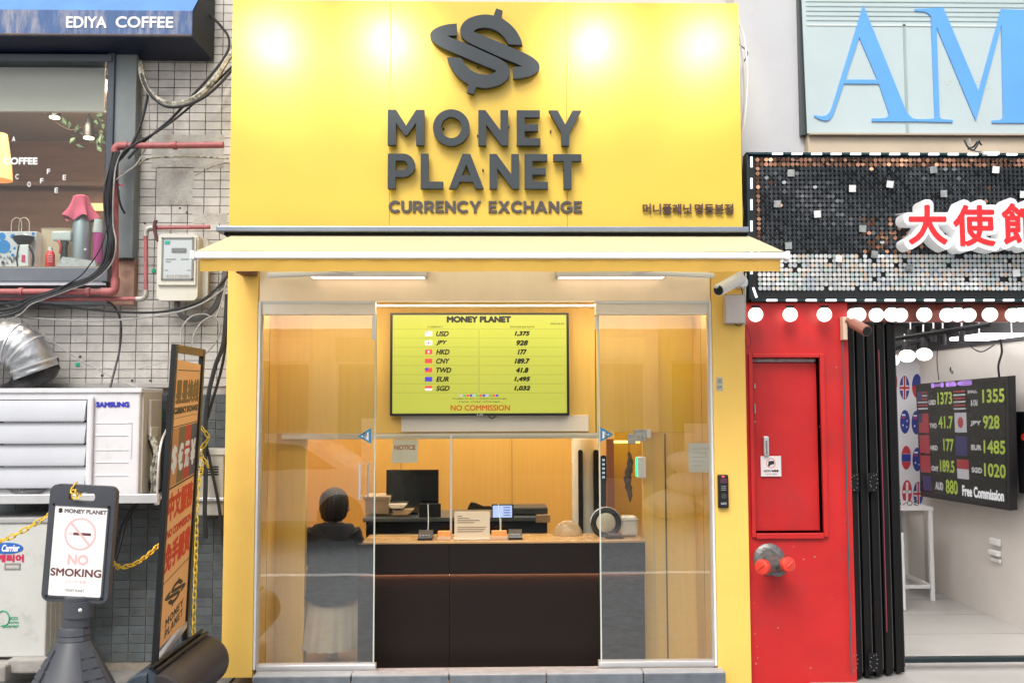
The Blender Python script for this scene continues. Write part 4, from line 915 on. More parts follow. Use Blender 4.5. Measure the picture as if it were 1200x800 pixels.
for (x0, x1, y0, y1, ex) in ((305, 440, 368, 780, 439), (702, 836, 368, 775, 703)):
    X0, X1, Z0, Z1 = R(x0, x1, y0, y1, YD+.02)
    gp = MB().box(X0, X1, YD+.02, YD+.03, Z0, Z1).build('glass_door', GLASS, shop, smooth=False)
    xe = P(ex, 575, YD+.02).x
    MB().box(xe-.004, xe+.004, YD+.017, YD+.0335, Z0, Z1).build('glass_edge', EDGE, gp, smooth=False)
# handle, stickers
gd = [o for o in shop.children if o.name.startswith('glass_door')]
hx0, hx1, hz0, hz1 = R(420, 431, 543, 584, 0)
hb = MB().tube([((hx0+.012), -.03, hz0), (hx0+.012, -.03, hz1)], .007, 8).tube([(hx1-.012, .10, hz0), (hx1-.012, .10, hz1)], .007, 8)
for z in (hz0+.01, hz1-.01): hb.tube([(hx0+.012, -.03, z), (hx0+.012, .055, z)], .005, 6).tube([(hx1-.012, .058, z), (hx1-.012, .10, z)], .005, 6)
hb.build('pull_handle', STEEL2, gd[0])
BLS = mat('blue_sticker', (.02, .22, .42), .4)
for gdo, pts, inn in ((gd[0], ((419, 511), (435, 501), (435, 520)), ((423, 511), (432, 505.5), (432, 516))), (gd[1], ((719, 509), (703.5, 500), (703.5, 518)), ((714, 509), (706, 504.5), (706, 514)))):
    stk = MB().add([P(x, y, YD+.014) for x, y in pts], [(0, 1, 2)]).build('triangle_sticker', BLS, gdo, smooth=False)
    MB().add([P(x, y, YD+.0135) for x, y in inn], [(0, 1, 2)]).build('sticker_print', SIGNW, gdo, smooth=False)
    q = inn[1]; ptext('문', 'lettering', min(q[0], inn[0][0])+2, max(q[0], inn[0][0])-1.5, 507, 513, YD+.013, SIGNB, gdo, bold=.2)
# recess side walls, bulkhead, partitions
zi0 = -.0
MB().box(PLX+.001, PLX+.012, .09, .515, zi0, HZ0+.018).build('side_wall', YELI, shop, smooth=False)
MB().box(PRX-.012, PRX-.001, .09, .515, zi0, HZ0+.018).build('side_wall', YELI, shop, smooth=False)
for X in (PLX+.0115, PRX-.0135): MB().box(X, X+.002, .27, .274, zi0, HZ0).build('panel_joint', mat('dark_joint', (.12, .08, .04), .8) if 'dark_joint' not in bpy.data.materials else bpy.data.materials['dark_joint'], shop, smooth=False)
DJ = bpy.data.materials['dark_joint']
X0, X1, Z0, Z1 = R(329, 772, 369, 507, .5)
zce = P(570, 352, .4).z
MB().box(PLX, X1, .5, .58, Z0, zce+.1).build('bulkhead', YELI, shop, smooth=False)
X2 = P(755, 640, .52).x; X3 = P(357, 640, .52).x
MB().box(X2, PRX+.02, .52, .60, zi0, Z0-.002).build('partition', YELI, shop, smooth=False)
MB().box(X1+.002, PRX+.02, .52, .60, Z0, zce+.1).build('partition', mat('bright_yellow_laminate', (.80, .53, .05), .35, var=.04), shop, smooth=False)
MB().box(PLX-.02, X3, .52, .60, zi0, Z0-.002).build('partition', YELI, shop, smooth=False)
for x in (767, 781): 
    xx = P(x, 640, .515).x; MB().box(xx-.004, xx+.004, .512, .5195, zi0, Z0-.01).build('panel_joint', mat('pale_yellow_trim', (.7, .52, .2), .5) if x == 767 else DJ, shop, smooth=False)
MB().pb(330, 703, 507.5, 514, .485, .10, .003).build('bulkhead_lip', mat('cream_trim', (.72, .62, .46), .4), shop)
MB().pb(440, 696, 357, 359.5, .09, .02, .001).build('ceiling_trim', STEEL2, shop)
MB().pb(470, 690, 486.5, 505.5, .478, .021, .003).build('shutter_box', mat('cream_metal_box', (.86, .76, .60), .35, var=.04), shop)
MB().pb(697.5, 698.5, 369, 507, .497, .003, 0).build('panel_joint', DJ, shop, smooth=False)
# interior shell
IF = mat('interior_floor', (.33, .27, .20), .35, var=.15)
zf = zi0-.004
SI = thing('shop_interior', 'warm orange interior room behind the counter', 'room', P(570, 640, 1.5)); SI['kind'] = 'structure'
MB().box(PLX-.3, PRX+.3, .12, 2.6, -.06, zf).build('interior_floor', IF, SI, smooth=False)
ORW = mat('orange_laminate', (.74, .45, .12), .35, var=.05, scale=5, stretch=(8, 8, .3))
MB().box(PLX-.3, PRX+.3, 2.5, 2.56, zf, 2.7).build('back_wall', ORW, SI, smooth=False)
MB().box(PLX-.36, PLX-.3, .6, 2.5, zf, 2.7).build('side_wall', ORW, SI, smooth=False); MB().box(PRX+.3, PRX+.36, .6, 2.5, zf, 2.7).build('side_wall', ORW, SI, smooth=False)
MB().box(PLX-.36, PRX+.36, .6, 2.56, 2.7, 2.75).build('ceiling', WALLW, SI, smooth=False)
for x in (470, 600, 700): xx = P(x, 560, 2.5).x; MB().box(xx-.002, xx+.002, 2.497, 2.4995, zf, 2.7).build('panel_joint', DJ, SI, smooth=False)
for xx in (-1.2, 0., 1.0):
    MB().bbox(xx-.3, xx+.3, 1.2, 1.8, 2.685, 2.699, .003).build('unseen_ceiling_light', emat('warm_panel_light', (1, .92, .80), 15), SI)
rx = MB().bbox(PLX+.05, PRX-.05, .066, .130, HZ0+.012, HZ0+.019, .002).build('added_recess_light', emat('added_recess_glow', (1, .90, .74), 20), shop)  # added glowing strip, hidden behind the header to brighten the recess

# rate display
tv = thing('rate_display', 'wide screen on the yellow bulkhead listing exchange rates in black on lime yellow', 'screen', P(562, 487, .47))
YT = .40
MB().pb(457, 667, 366.5, 487, YT, .09, .004).build('bezel', BLK, tv)
SCR = emat('lime_screen', (.60, .64, .09), .33)
MB().pb(460, 664, 369, 484, YT-.002, .003, 0).build('screen', SCR, tv, smooth=False)
YS_ = YT-.0026
SB = emat('screen_black', (.005, .005, .005), .0)
T_ = lambda b_, x0, x1, y0, y1, m=SB, bo=.35, **k: ptext(b_, 'lettering', x0, x1, y0, y1, YS_, m, tv, bold=bo, **k)
T_('MONEY PLANET', 523.5, 599, 370.2, 378, bo=.75)
rows = [('USD', '1,375'), ('JPY', '928'), ('HKD', '177'), ('CNY', '189.7'), ('TWD', '41.8'), ('EUR', '1,495'), ('SGD', '1,032')]
fw = {'USD': 15, 'JPY': 13, 'HKD': 16, 'CNY': 16, 'TWD': 18, 'EUR': 15, 'SGD': 16}
nwd = {'1,375': 18, '928': 14, '177': 11, '189.7': 18, '41.8': 15, '1,495': 19, '1,032': 19}
def quadp(x0, x1, y0, y1, col, nm='print', dY=.0):
    MB().add([P(x0, y0, YS_-dY), P(x1, y0, YS_-dY), P(x1, y1, YS_-dY), P(x0, y1, YS_-dY)], [(0, 1, 2, 3)]).build(nm, col, tv, smooth=False, norm=False)
LN = emat('screen_line', (.28, .30, .05), .45)
cE = lambda n_, c_: emat(n_, c_, .6)
cR, cW, cB, cBl = cE('flag_red', (.75, .06, .06)), cE('flag_white', (.85, .8, .85)), cE('flag_blue', (.06, .05, .55)), cE('flag_pale', (.45, .45, .6))
for i, (c_, r_) in enumerate(rows):
    y = 391+i*10.65
    T_(c_, 511, 511+fw[c_], y-3.1, y+3.1, shear=.25, bo=.35); w_ = nwd[r_]; T_(r_, 612-w_/2, 612+w_/2, y-3.2, y+3.2, shear=.25, bo=.5)
    x0, x1, y0, y1 = 498, 506.5, y-2.8, y+2.6
    base = {0: cW, 1: cW, 2: cR, 3: cR, 4: cR, 5: cB, 6: cW}[i]; quadp(x0, x1, y0, y1, base, 'flag')
    if i == 0: quadp(x0, x0+4, y0, y0+3, cBl, 'flag', .0003); quadp(x0+4, x1, y0+1.5, y0+2.4, cBl, 'flag', .0003)
    if i == 1 or i == 2: MB().lathe(P((x0+x1)/2, y, YS_-.0003), [(1.3/sc(YS_), 0), (1.3/sc(YS_), .0002)], 'Y', 10).build('flag', cR if i == 1 else cW, tv)
    if i == 4: quadp(x0, x0+4, y0, y0+3, cB, 'flag', .0003)
    if i == 6: quadp(x0, x1, y0, y0+2.7, cR, 'flag', .0003)
for i in range(8): y = 385.6+i*10.65; quadp(461, 560, y-.25, y+.15, LN, 'rule_line'); quadp(563, 662, y-.25, y+.15, LN, 'rule_line')
quadp(561, 561.6, 385, 460, LN, 'rule_line')
T_('CURRENCY', 501, 519, 382, 384, bo=.05); T_('EXCHANGE RATE', 598, 626, 382, 384, bo=.05); T_('2024.03.04', 645, 661, 378.3, 380.3, bo=.05)
for i in range(12): quadp(539+i*3.8, 542+i*3.8, 462, 464.5, (cBl, cB, cR, cE('flag_green', (.1, .45, .1)))[(i*7) % 4], 'tiny_flag')
T_('Today is the market exchange', 530, 594, 466, 468, bo=.02); T_('rate may change', 538, 586, 469.5, 471.5, bo=.02)
T_('NO COMMISSION', 528, 597.5, 474.3, 481, m=emat('screen_red', (.55, .08, .01), .4), bo=.22)
ptext('LG', 'lettering', 559, 566, 484.8, 486.4, YT-.001, STEEL2, tv, bold=.1)
MB().tube(cr([P(573, 486, .40), P(574, 489, .40), P(577, 490, .40), P(580, 488, .40), P(580, 486, .40)]), .004, 6).build('cable_loop', BLK, tv)

# counter
YC2 = .25
ct = thing('counter', 'dark brown service counter with glowing groove and orange top', 'counter', P(585, 785, YC2))
CM = mat('dark_brown_laminate', (.010, .006, .005), .5, spec=.25, var=.15, scale=8, stretch=(1, 1, 12))
CX0, CX1 = P(418, 700, YC2).x, P(757, 700, YC2).x
cz0, cz1 = 0.0, P(570, 636, YC2).z
zl = P(570, 673.5, YC2).z
for a_, b_ in ((CX0, P(526.5, 650, YC2).x), (P(526.5, 650, YC2).x, CX1)):
    MB().bbox(a_+.001, b_-.001, YC2, YC2+.03, zl+.006, cz1-.003, .0012).build('upper_panel', CM, ct)
    MB().bbox(a_+.001, b_-.001, YC2+.045, YC2+.065, zf+.002, zl+.02, .0012).build('lower_panel', CM, ct)
xj = P(526.5, 650, YC2).x; MB().box(xj-.012, xj+.012, YC2+.004, YC2+.030, zl+.0065, cz1-.01).build('joint_batten', CM, ct, smooth=False)
MB().box(CX0+.002, CX1-.002, YC2+.066, YC2+.32, zf+.004, cz1-.02).build('carcass', CM, ct, smooth=False)
MB().box(CX0+.01, CX1-.01, YC2+.031, YC2+.044, zl+.0015, zl+.006).build('groove_light', emat('copper_led_groove', (1, .50, .27), 45), ct, smooth=False)
MB().bbox(P(425, 632, YC2).x, CX1-.001, YC2-.004, YC2+.34, cz1-.002, cz1+.012, .002).build('counter_top', mat('orange_counter_top', (.46, .27, .11), .25, var=.05), ct)
# counter screen
sg = thing('counter_screen', 'clear glass screen on the counter held by one slim aluminium post', 'glass screen', P(528, 630, .42))
zt2 = P(570, 510, .45).z
for a_, b_ in ((P(440, 570, .45).x, P(528, 570, .45).x-.006), (P(528, 570, .45).x+.006, P(702, 570, .45).x)):
    MB().box(a_, b_, .45, .458, cz1+.016, zt2).build('pane', GLASSW, sg, smooth=False)
xx = P(528.5, 570, .44).x; MB().bbox(xx-.007, xx+.007, .44, .468, cz1+.013, zt2, .002).build('post', STEEL2, sg)

# --- items on/behind the counter
ztop = cz1+.0125
def onc(x, Y): return Vector((P(x, 630, Y).x, Y, ztop))
PAPER = mat('beige_paper', (.62, .50, .34), .7, var=.03)
o = thing('notice_stand', 'beige printed notice standing on the counter beside the aluminium post', 'notice', onc(553, .34))
X0, X1, Z0, Z1 = R(532.5, 574, 599, 632, .33); MB().bbox(X0, X1, .33, .336, ztop+.006, Z1, .001).build('sheet', PAPER, o); MB().bbox(X0-.005, X1+.005, .31, .37, ztop+.0005, ztop+.008, .002).build('foot', mat('acrylic_foot', (.6, .55, .45), .2), o)
for i, (y, l_) in enumerate(((604, 6), (606.5, 14), (609, 26), (611.5, 20), (617, 34), (619.5, 32), (622, 30))):
    MB().pb(536, 536+l_, y, y+.9, .3285, .0006, 0).build('print_line', mat('dim_print', (.2, .14, .1), .6) if 'dim_print' not in bpy.data.materials else bpy.data.materials['dim_print'], o, smooth=False)
o = thing('paper_notice', 'beige paper notice hanging inside behind the counter screen', 'notice', P(474, 542, .47))
MB().add([P(461, 515, .47), P(490, 515, .47), P(489, 542, .47), P(458, 542, .47), P(461, 515, .472), P(490, 515, .472), P(489, 542, .472), P(458, 542, .472)], [(0, 1, 2, 3), (7, 6, 5, 4), (0, 4, 5, 1), (1, 5, 6, 2), (2, 6, 7, 3), (3, 7, 4, 0)]).build('sheet', mat('pale_beige_paper', (.85, .72, .56), .7), o, smooth=False)
ptext('NOTICE', 'lettering', 462, 487, 521, 527, .4695, mat('orange_print', (.5, .16, .04), .6), o, bold=.3)
for i, (x0, x1) in enumerate(((513, 528), (576, 594))):
    o = thing('card_holder', ('orange card holder left of the beige notice on the counter', 'orange card holder right of the beige notice on the counter')[i], 'card holder', onc((x0+x1)/2, .36), 'orange card holders on the counter')
    X0, X1, Z0, Z1 = R(x0, x1, 624, 634, .32); MB().bbox(X0, X1, .32, .36, ztop+.0005, ztop+.055, .003).build('card_stack', mat('orange_card', (.72, .30, .08), .6), o); MB().bbox(X0-.003, X1+.003, .312, .318, ztop+.0005, ztop+.022, .001).build('clear_lip', mat('lip_acrylic', (.6, .4, .25), .2), o)
for i, (x0, x1) in enumerate(((490, 507), (596, 612))):
    o = thing('card_terminal', ('black keypad terminal left of the aluminium post', 'black keypad terminal right of the beige notice')[i], 'card terminal', onc((x0+x1)/2, .36), 'black keypad terminals on the counter')
    X0, X1, Z0, Z1 = R(x0, x1, 626, 634, .33); MB().prism([(.30, ztop+.0005), (.44, ztop+.0005), (.44, ztop+.05), (.40, ztop+.055), (.30, ztop+.014)], X0, X1, lambda u, v, n: Vector((n, u, v))).build('body', BLK, o)
    for k in range(4): MB().bbox(X0+.008+k*(X1-X0-.02)/4, X0+.008+(k+.6)*(X1-X0-.02)/4, .325, .34, ztop+.023, ztop+.031, .001).build('key', mat('key_grey', (.3, .3, .3), .5) if 'key_grey' not in bpy.data.materials else bpy.data.materials['key_grey'], o)
    xm = P(502 if i == 0 else 586, 610, .5).x; MB().tube(cr([(xm, .44, ztop+.03), (xm+.0, .5, ztop+.10), (xm-.01, .6, ztop+.2)]), .003, 5).build('cord', SIGNW, o)
# desk behind
dk = thing('back_desk', 'low dark desk behind the counter holding the office equipment', 'desk', P(540, 640, 1.1))
X0, X1, Z0, Z1 = R(425, 645, 604, 660, 1.1); zdk = P(540, 606, 1.1).z
MB().bbox(X0, X1, 1.1, 1.6, zdk-.03, zdk, .004).build('desk_top', mat('grey_desk_top', (.10, .115, .12), .3), dk)
MB().bbox(X0+.02, X1-.02, 1.13, 1.15, zf+.002, zdk-.031, .003).build('modesty_panel', BLKM, dk)
for x in (X0+.03, X1-.05): MB().bbox(x, x+.02, 1.16, 1.55, zf+.002, zdk-.031, .002).build('side_panel', BLKM, dk)
MB().pb(628, 645, 603, 612, 1.08, .03, .003).build('desk_end', mat('tan_trim', (.45, .28, .15), .5), dk)
o = thing('large_monitor', 'large dark monitor facing the counter at the left of the back desk', 'monitor', P(483, 606, 1.3))
MB().pb(452.5, 514, 550, 601, 1.28, .04, .004).build('panel', mat('glossy_black_panel', (.012, .014, .015), .08, coat=1), o); MB().pb(478, 490, 600, 606.5, 1.3, .03, .003).build('neck', BLK, o)
MB().pb(470, 500, 604.5, 606, 1.24, .14, .002).build('base', BLK, o)
o = MB().pb(428, 456, 583, 602, 1.2, .25, .004).pb(426, 457, 581.5, 586, 1.19, .27, .003).build('beige_carton', mat('beige_carton', (.5, .38, .26), .8)); tag(o, 'beige lidded carton at the left end of the back desk', 'box')
for i, (x0, x1, y0, y1, m_, l_) in enumerate(((456, 476, 591, 596, 'white', 'stack of white forms in front of the large monitor'), (460, 484, 597, 601, 'tan', 'tan folder under the white forms on the desk'))):
    pmb = MB()
    for k in range(4): pmb.pb(x0+k*.8-1, x1-k*1.2, y0+k*1.2, y0+k*1.2+1.0, 1.16-.01*k, .12, .001)
    o = pmb.build('paper_stack', mat(m_+'_forms', (.66, .6, .5) if i == 0 else (.5, .36, .22), .8)); tag(o, l_, 'papers')
o = thing('small_black_monitor', 'small black till monitor on the back desk right of the large monitor', 'monitor', P(503, 606, 1.12))
MB().pb(491, 516.5, 590, 606, 1.12, .04, .004).build('panel', BLK, o); MB().pb(500, 507, 606, 609, 1.13, .03, .002).build('neck', BLK, o)
o = thing('office_chair', 'black office chair back showing above the beige notice', 'chair', P(560, 620, 1.9))
X0, X1, Z0, Z1 = R(541, 582, 589, 640, 1.9)
bc = smooth_outline([(X0, Z0, 1), (X0+.01, Z0+.18), (X0+.06, Z1-.02), (X0+.10, Z1), (X0+.18, Z1-.03), (X1-.04, Z1-.04), (X1, Z0+.2), (X1, Z0, 1)], 5)
MB().prism(bc, 0, .06, fplane(1.95)).build('backrest', BLKM, o); MB().bbox(X0, X1, 1.75, 2.15, Z0-.1, Z0-.02, .02).build('seat', BLKM, o); MB().tube([((X0+X1)/2, 1.95, Z0-.1), ((X0+X1)/2, 1.95, zf+.05)], .02).build('pillar', STEEL2, o)
MB().bbox(X0, X1, 1.93, 1.97, zf+.002, zf+.05, .01).build('foot', BLKM, o)
o = thing('tablet', 'small lit tablet with pale blue screen on a stand behind the counter', 'tablet', P(589, 620, .75))
MB().pb(576, 602, 590.5, 607.5, .75, .02, .004).build('case', BLK, o); MB().pb(577.5, 600, 592, 606, .747, .003, 0).build('screen', emat('pale_blue_screen', (.45, .55, .95), .8), o, smooth=False)
for k in range(4): MB().pb(590, 598, 593.5+k*3, 595+k*3, .7465, .0005, 0).build('screen_line', emat('screen_dim_blue', (.2, .25, .5), .6) if 'screen_dim_blue' not in bpy.data.materials else bpy.data.materials['screen_dim_blue'], o, smooth=False)
MB().tube([P(587, 607, .76), P(586, 640, .70)], .006, 6).build('stand', STEEL2, o)
o = thing('desk_printer', 'low dark printer at the right end of the back desk', 'printer', P(615, 606, 1.2)); X0, X1, Z0, Z1 = R(600, 642, 600, 606, 1.2)
MB().bbox(X0, X1, 1.2, 1.45, zdk+.001, zdk+.06, .01).build('body', mat('charcoal_plastic', (.05, .055, .06), .4), o); MB().bbox(X0+.03, X1-.03, 1.19, 1.2, zdk+.01, zdk+.02, .002).build('paper_slot', BLK, o)

# tower air conditioner
o = thing('tower_air_conditioner', 'cream round tower air conditioner with tall black slots at the right end', 'air conditioner', P(690, 640, 1.15))
YQ = 1.15; s_ = sc(YQ); c = P(690, 640, YQ); zt3 = P(690, 513, YQ).z
CRM = mat('cream_gloss', (.86, .82, .74), .25, var=.03)
MB().lathe((c.x, YQ+.16, zf+.002), [(16/s_, 0), (17/s_, .02), (17/s_, zt3-zf-.03), (15/s_, zt3-zf)], seg=40).build('tower_body', CRM, o)
for xs_, xe_ in ((678.5, 683.5), (696.5, 703)):
    X0, X1, Z0, Z1 = R(xs_, xe_, 527, 640, YQ); rr = (X1-X0)/2
    pts_ = [(X0, Z0), (X1, Z0)]+[(X0+rr+rr*math.cos(PI*k/10), Z1-rr+rr*math.sin(PI*k/10)) for k in range(11)]
    MB().prism(pts_, 0, .05, fplane(YQ+.065)).build('air_slot', BLK, o)
X0, X1, Z0, Z1 = R(703.5, 711, 533, 564, 1.05)
MB().prism(rrect(X0, X1, Z0, Z1, (X1-X0)/2-.001), 0, .01, fplane(1.05)).build('control_panel', mat('navy_panel', (.02, .045, .07), .25), o)
for k in range(5): MB().pb(705.8, 708.8, 537.5+k*5, 540+k*5, 1.039, .001, 0).build('panel_mark', emat('pale_display', (.5, .65, .8), .7) if 'pale_display' not in bpy.data.materials else bpy.data.materials['pale_display'], o, smooth=False)
MB().bbox(X0+.005, X1-.005, 1.051, 1.25, zf+.002, Z1-.02, .004).build('panel_post', mat('dark_slot', (.03, .04, .05), .3), o)
o = thing('round_fan', 'round black rimmed desk fan with brass centre on the counter', 'fan', onc(710, .45))
c = P(710, 612, .42); s_ = sc(.42)
MB().lathe((c.x, .42, c.z), [(17.5/s_, -.02), (18/s_, 0), (15/s_, .012), (9.5/s_, .0)], 'Y', 40).build('rim', mat('black_gloss_rim', (.02, .022, .02), .15), o)
MB().lathe((c.x, .42, c.z), [(11.5/s_, 0.002), (11/s_, .008), (2/s_, .018)], 'Y', 32).build('brass_centre', mat('brass_disc', (.75, .66, .48), .3, metal=.6), o)
MB().tube([P(697+13*(1-math.cos(k*PI/10))*1, 612-17*0+0, .41) if 0 else (c.x+18/s_*math.cos(PI*k/20*.9+.3), .41, c.z+18/s_*math.sin(PI*k/20*.9+.3)) for k in range(21)], .003, 5).build('rim_highlight', STEEL2, o)
MB().lathe((c.x, .45, ztop), [(.05, .0005), (.045, .012), (.012, .02), (.012, .06)]).build('foot', BLK, o)
o = thing('glass_bowl', 'clear amber glass dome dish on the counter left of the round fan', 'bowl', onc(665, .5))
c = P(665.5, 634, .5); s_ = sc(.5)
MB().lathe((c.x, .5, ztop+.001), [(17/s_*math.cos(a_*PI/18), 17/s_*math.sin(a_*PI/18)) for a_ in range(0, 9)], seg=32, sy=.5).build('dome', mat('amber_glass', (.75, .50, .28), .12, alpha=.55), o)
MB().lathe((c.x, .5, ztop+.001), [(.03, 0), (.035, .03), (.015, .05)]).build('sweets', mat('pale_sweets', (.75, .6, .45), .5), o)
o = thing('white_rice_box', 'round cornered white tub at the right end of the counter', 'container', onc(738, .45))
X0, X1, Z0, Z1 = R(729, 748, 605, 631, .42); MB().bbox(X0, X1, .42, .53, ztop+.0005, Z1, .02).build('tub', mat('cream_tub', (.62, .58, .48), .4), o); MB().bbox(X0-.002, X1+.002, .418, .532, Z1-.03, Z1-.022, .002).build('lid_line', mat('tub_line', (.4, .36, .3), .5), o)
o = thing('dark_tray', 'small dark brown tray in front of the round fan', 'tray', onc(720, .35)); X0, X1, _, _ = R(710, 731, 625, 633, .33)
MB().bbox(X0, X1, .32, .40, ztop+.0005, ztop+.012, .003).build('tray_base', mat('dark_wood_tray', (.05, .025, .02), .4), o); MB().bbox(X0+.01, X1-.01, .33, .39, ztop+.0125, ztop+.03, .003).build('coin_pile', mat('coin_dark', (.15, .1, .08), .4), o)
# right inner corner things
bp_ = MB().pb(711.5, 720, 514, 640, 1.0, .05, .004).build('brown_post', mat('brown_post', (.33, .14, .07), .5)); tag(bp_, 'slim reddish brown post between the tower air conditioner and yellow niche', 'post')
nb = thing('yellow_niche', 'bright yellow lit niche wall behind the right glass door', 'niche', P(735, 640, 1.3)); nb['kind'] = 'structure'
MB().pb(720, 790, 500, 650, 1.25, .05, 0).build('niche_panel', mat('yellow_niche_paint', (.80, .62, .10), .5), nb, smooth=False)
MB().pb(719, 750, 516, 519, 1.1, .02, .002).build('niche_light', emat('niche_led', (1, .8, .2), 2.2), nb)
o = thing('hanging_ornament', 'dark twisted ornament hanging in the yellow niche', 'ornament', P(737, 590, .9))
s_ = sc(.9); rings = []
for i in range(18):
    tt = i/17; y = 529+tt*59; r = (.8+3.6*math.sin(PI*min(1, tt*1.02))**.6*(1+.25*math.sin(i*2.2)))/s_; c = P(737+1.5*math.sin(i*.5), y, .9)
    rings.append([(c.x+r*math.cos(2*PI*j/10+i*.35), .9+r*.6*math.sin(2*PI*j/10+i*.35), c.z) for j in range(10)])
MB().loft(rings).build('twisted_body', mat('dark_mottled', (.08, .085, .09), .35, var=.6, scale=30), o); MB().tube([P(737, 529, .9), P(737.5, 512, .9)], .002, 5).build('cord', BLKM, o)
o = thing('green_led_sensor', 'white wall sensor with a green light strip behind the right glass', 'sensor', P(750, 560, .5)); MB().pb(747, 757, 535, 560, .46, .05, .005).build('body', WHT, o); MB().pb(745.3, 747.5, 536, 558, .462, .02, .002).build('led_strip', emat('green_led', (.05, 1, .25), 1.8), o)
o = thing('ceiling_bracket_box', 'grey bracket box fixed under the bulkhead by the right glass door', 'bracket', P(755, 503, .42)); MB().pb(743, 757, 503, 517, .43, .05, .004).pb(736, 745, 508, 520, .44, .03, .004).build('body', mat('mottled_grey', (.5, .5, .48), .5, var=.4, scale=60), o); MB().pb(758, 763, 503, 513, .42, .05, .003).build('clip', WHT, o)
o = thing('reflection_sheet', 'pale sheet standing in for a reflection on the right glass door', 'notice', P(822, 553, .08)); MB().pb(807, 836, 519, 553, .075, .002, 0).build('sheet', mat('reflection_white', (.72, .66, .52), .6), o, smooth=False)  # pale sheet added in place of a reflection on the door glass
for k in range(5): MB().pb(811, 831-k*2, 525+k*5, 525.8+k*5, .0742, .0005, 0).build('print_line', mat('reflection_lines', (.5, .42, .3), .6) if 'reflection_lines' not in bpy.data.materials else bpy.data.materials['reflection_lines'], o, smooth=False)

# ---------------- seated person seen from behind
YPn = .70
pp = thing('person', 'dark haired person in black top and long beige skirt, back turned behind glass', 'person', P(390, 752, YPn))
c = P(390, 700, YPn); sP = sc(YPn); pxz = lambda y: P(390, y, YPn).z; cxp = c.x
def skin_body():
    me = bpy.data.meshes.new('body'); z = pxz
    J = {}; V = []; Ed = []; Rd = []
    def j(name, x, y, zz, r, par=None):
        J[name] = len(V); V.append(Vector((cxp+x, YPn+y, zz))); Rd.append(r)
        if par: Ed.append((J[par], J[name]))
    j('pelvis', 0, 0, z(693), .115); j('belly', 0, .0, z(675), .10, 'pelvis'); j('chest', 0, .0, z(645), .11, 'belly'); j('neckb', 0, .0, z(618), .055, 'chest')
    j('neck', 0, .01, z(609), .042, 'neckb'); j('head', 0, .02, z(600), .062, 'neck'); j('crown', 0, .02, z(584), .075, 'head')
    for s in (-1, 1):
        n = 'l' if s < 0 else 'r'
        j(n+'sh', s*.125, .0, z(621), .05, 'neckb'); j(n+'el', s*.18, .05, z(658), .036, n+'sh'); j(n+'wr', s*.12, .27, z(668), .024, n+'el'); j(n+'pa', s*.10, .33, z(669), .026, n+'wr')
        for k in range(4):
            j(n+'f%d' % k, s*(.075+k*.017), .375+.004*k, z(670), .009, n+'pa'); j(n+'g%d' % k, s*(.072+k*.017), .405-.006*abs(k-1), z(674), .008, n+'f%d' % k)
        j(n+'th', s*.065, .345, z(666), .010, n+'pa'); j(n+'ti', s*.045, .365, z(667), .008, n+'th')
        j(n+'hip', s*.08, .06, z(699), .085, 'pelvis'); j(n+'kn', s*.10, .36, z(697), .06, n+'hip'); j(n+'an', s*.10, .36, z(745), .035, n+'kn'); j(n+'to', s*.10, .46, z(750), .03, n+'an')
    cc = sum(V, Vector())/len(V); me.from_pydata([v-cc for v in V], Ed, []); o = bpy.data.objects.new('body', me); COL.objects.link(o)
    sm = o.modifiers.new('skin', 'SKIN'); o.modifiers.new('sub', 'SUBSURF').levels = 1; o.modifiers['sub'].render_levels = 2
    for i, r in enumerate(Rd): me.skin_vertices[0].data[i].radius = (r, r); me.skin_vertices[0].data[i].use_root = (i == 0)
    me.materials.append(mat('skin', (.50, .32, .22), .5)); o.parent = pp; o.location = cc-WL['person']; WL[o.name] = cc
    dg = bpy.context.evaluated_depsgraph_get(); bpy.context.view_layer.update(); ev = o.evaluated_get(bpy.context.evaluated_depsgraph_get())
    m2 = bpy.data.meshes.new_from_object(ev); o.modifiers.clear(); o.data = m2
    for p in m2.polygons: p.use_smooth = True
    return o
body = skin_body()
HR = mat('black_hair', (.02, .017, .016), .35, var=.7, scale=40, stretch=(1, 1, .12), bump=1.0, bscale=90, dirt_highlight=(.12, .11, .11), damt=.5, dscale=30)  # grey overlay paints highlights into the hair colour
hz = pxz
rings = []
for (y, rx_, ry_, dy, f_) in ((607, 9, 8, -.005, .12), (603, 13.5, 12, .0, .10), (598, 15.6, 14.5, .005, .06), (592, 16.6, 16, .01, .04), (586, 16.4, 16.2, .01, .035), (580, 14.8, 15, .012, .03), (576, 12, 12.5, .015, .03), (572.5, 7.5, 8, .02, .02), (570.8, 2, 2, .02, 0)):
    rings.append([(cxp+rx_/sP*math.cos(2*PI*j/96)*(1+f_*(.5*math.sin(19*2*PI*j/96+y*.05)+.5*math.sin(31*2*PI*j/96-y*.07))), YPn+dy+ry_/sP*math.sin(2*PI*j/96)*(1+f_*math.sin(23*2*PI*j/96+y*.04)), hz(y)-(.02 if y > 600 else 0)*abs(math.sin(13*2*PI*j/96))) for j in range(96)])
MB().loft(rings).build('hair', HR, pp)
for s in (-1, 1): MB().sphere((cxp+s*15.4/sP, YPn+.03, hz(596)), .016, 10, 8, sz=1.5).build('ear', bpy.data.materials['skin'], pp)
MB().tube([(cxp, YPn+.12, hz(592)), (cxp, YPn+.125, hz(596))], [.006, .012], 6).build('nose', bpy.data.materials['skin'], pp)
TOPM = mat('black_cloth', (.016, .018, .022), .85, var=.2, scale=12, bump=.3, bscale=18)
rings = []
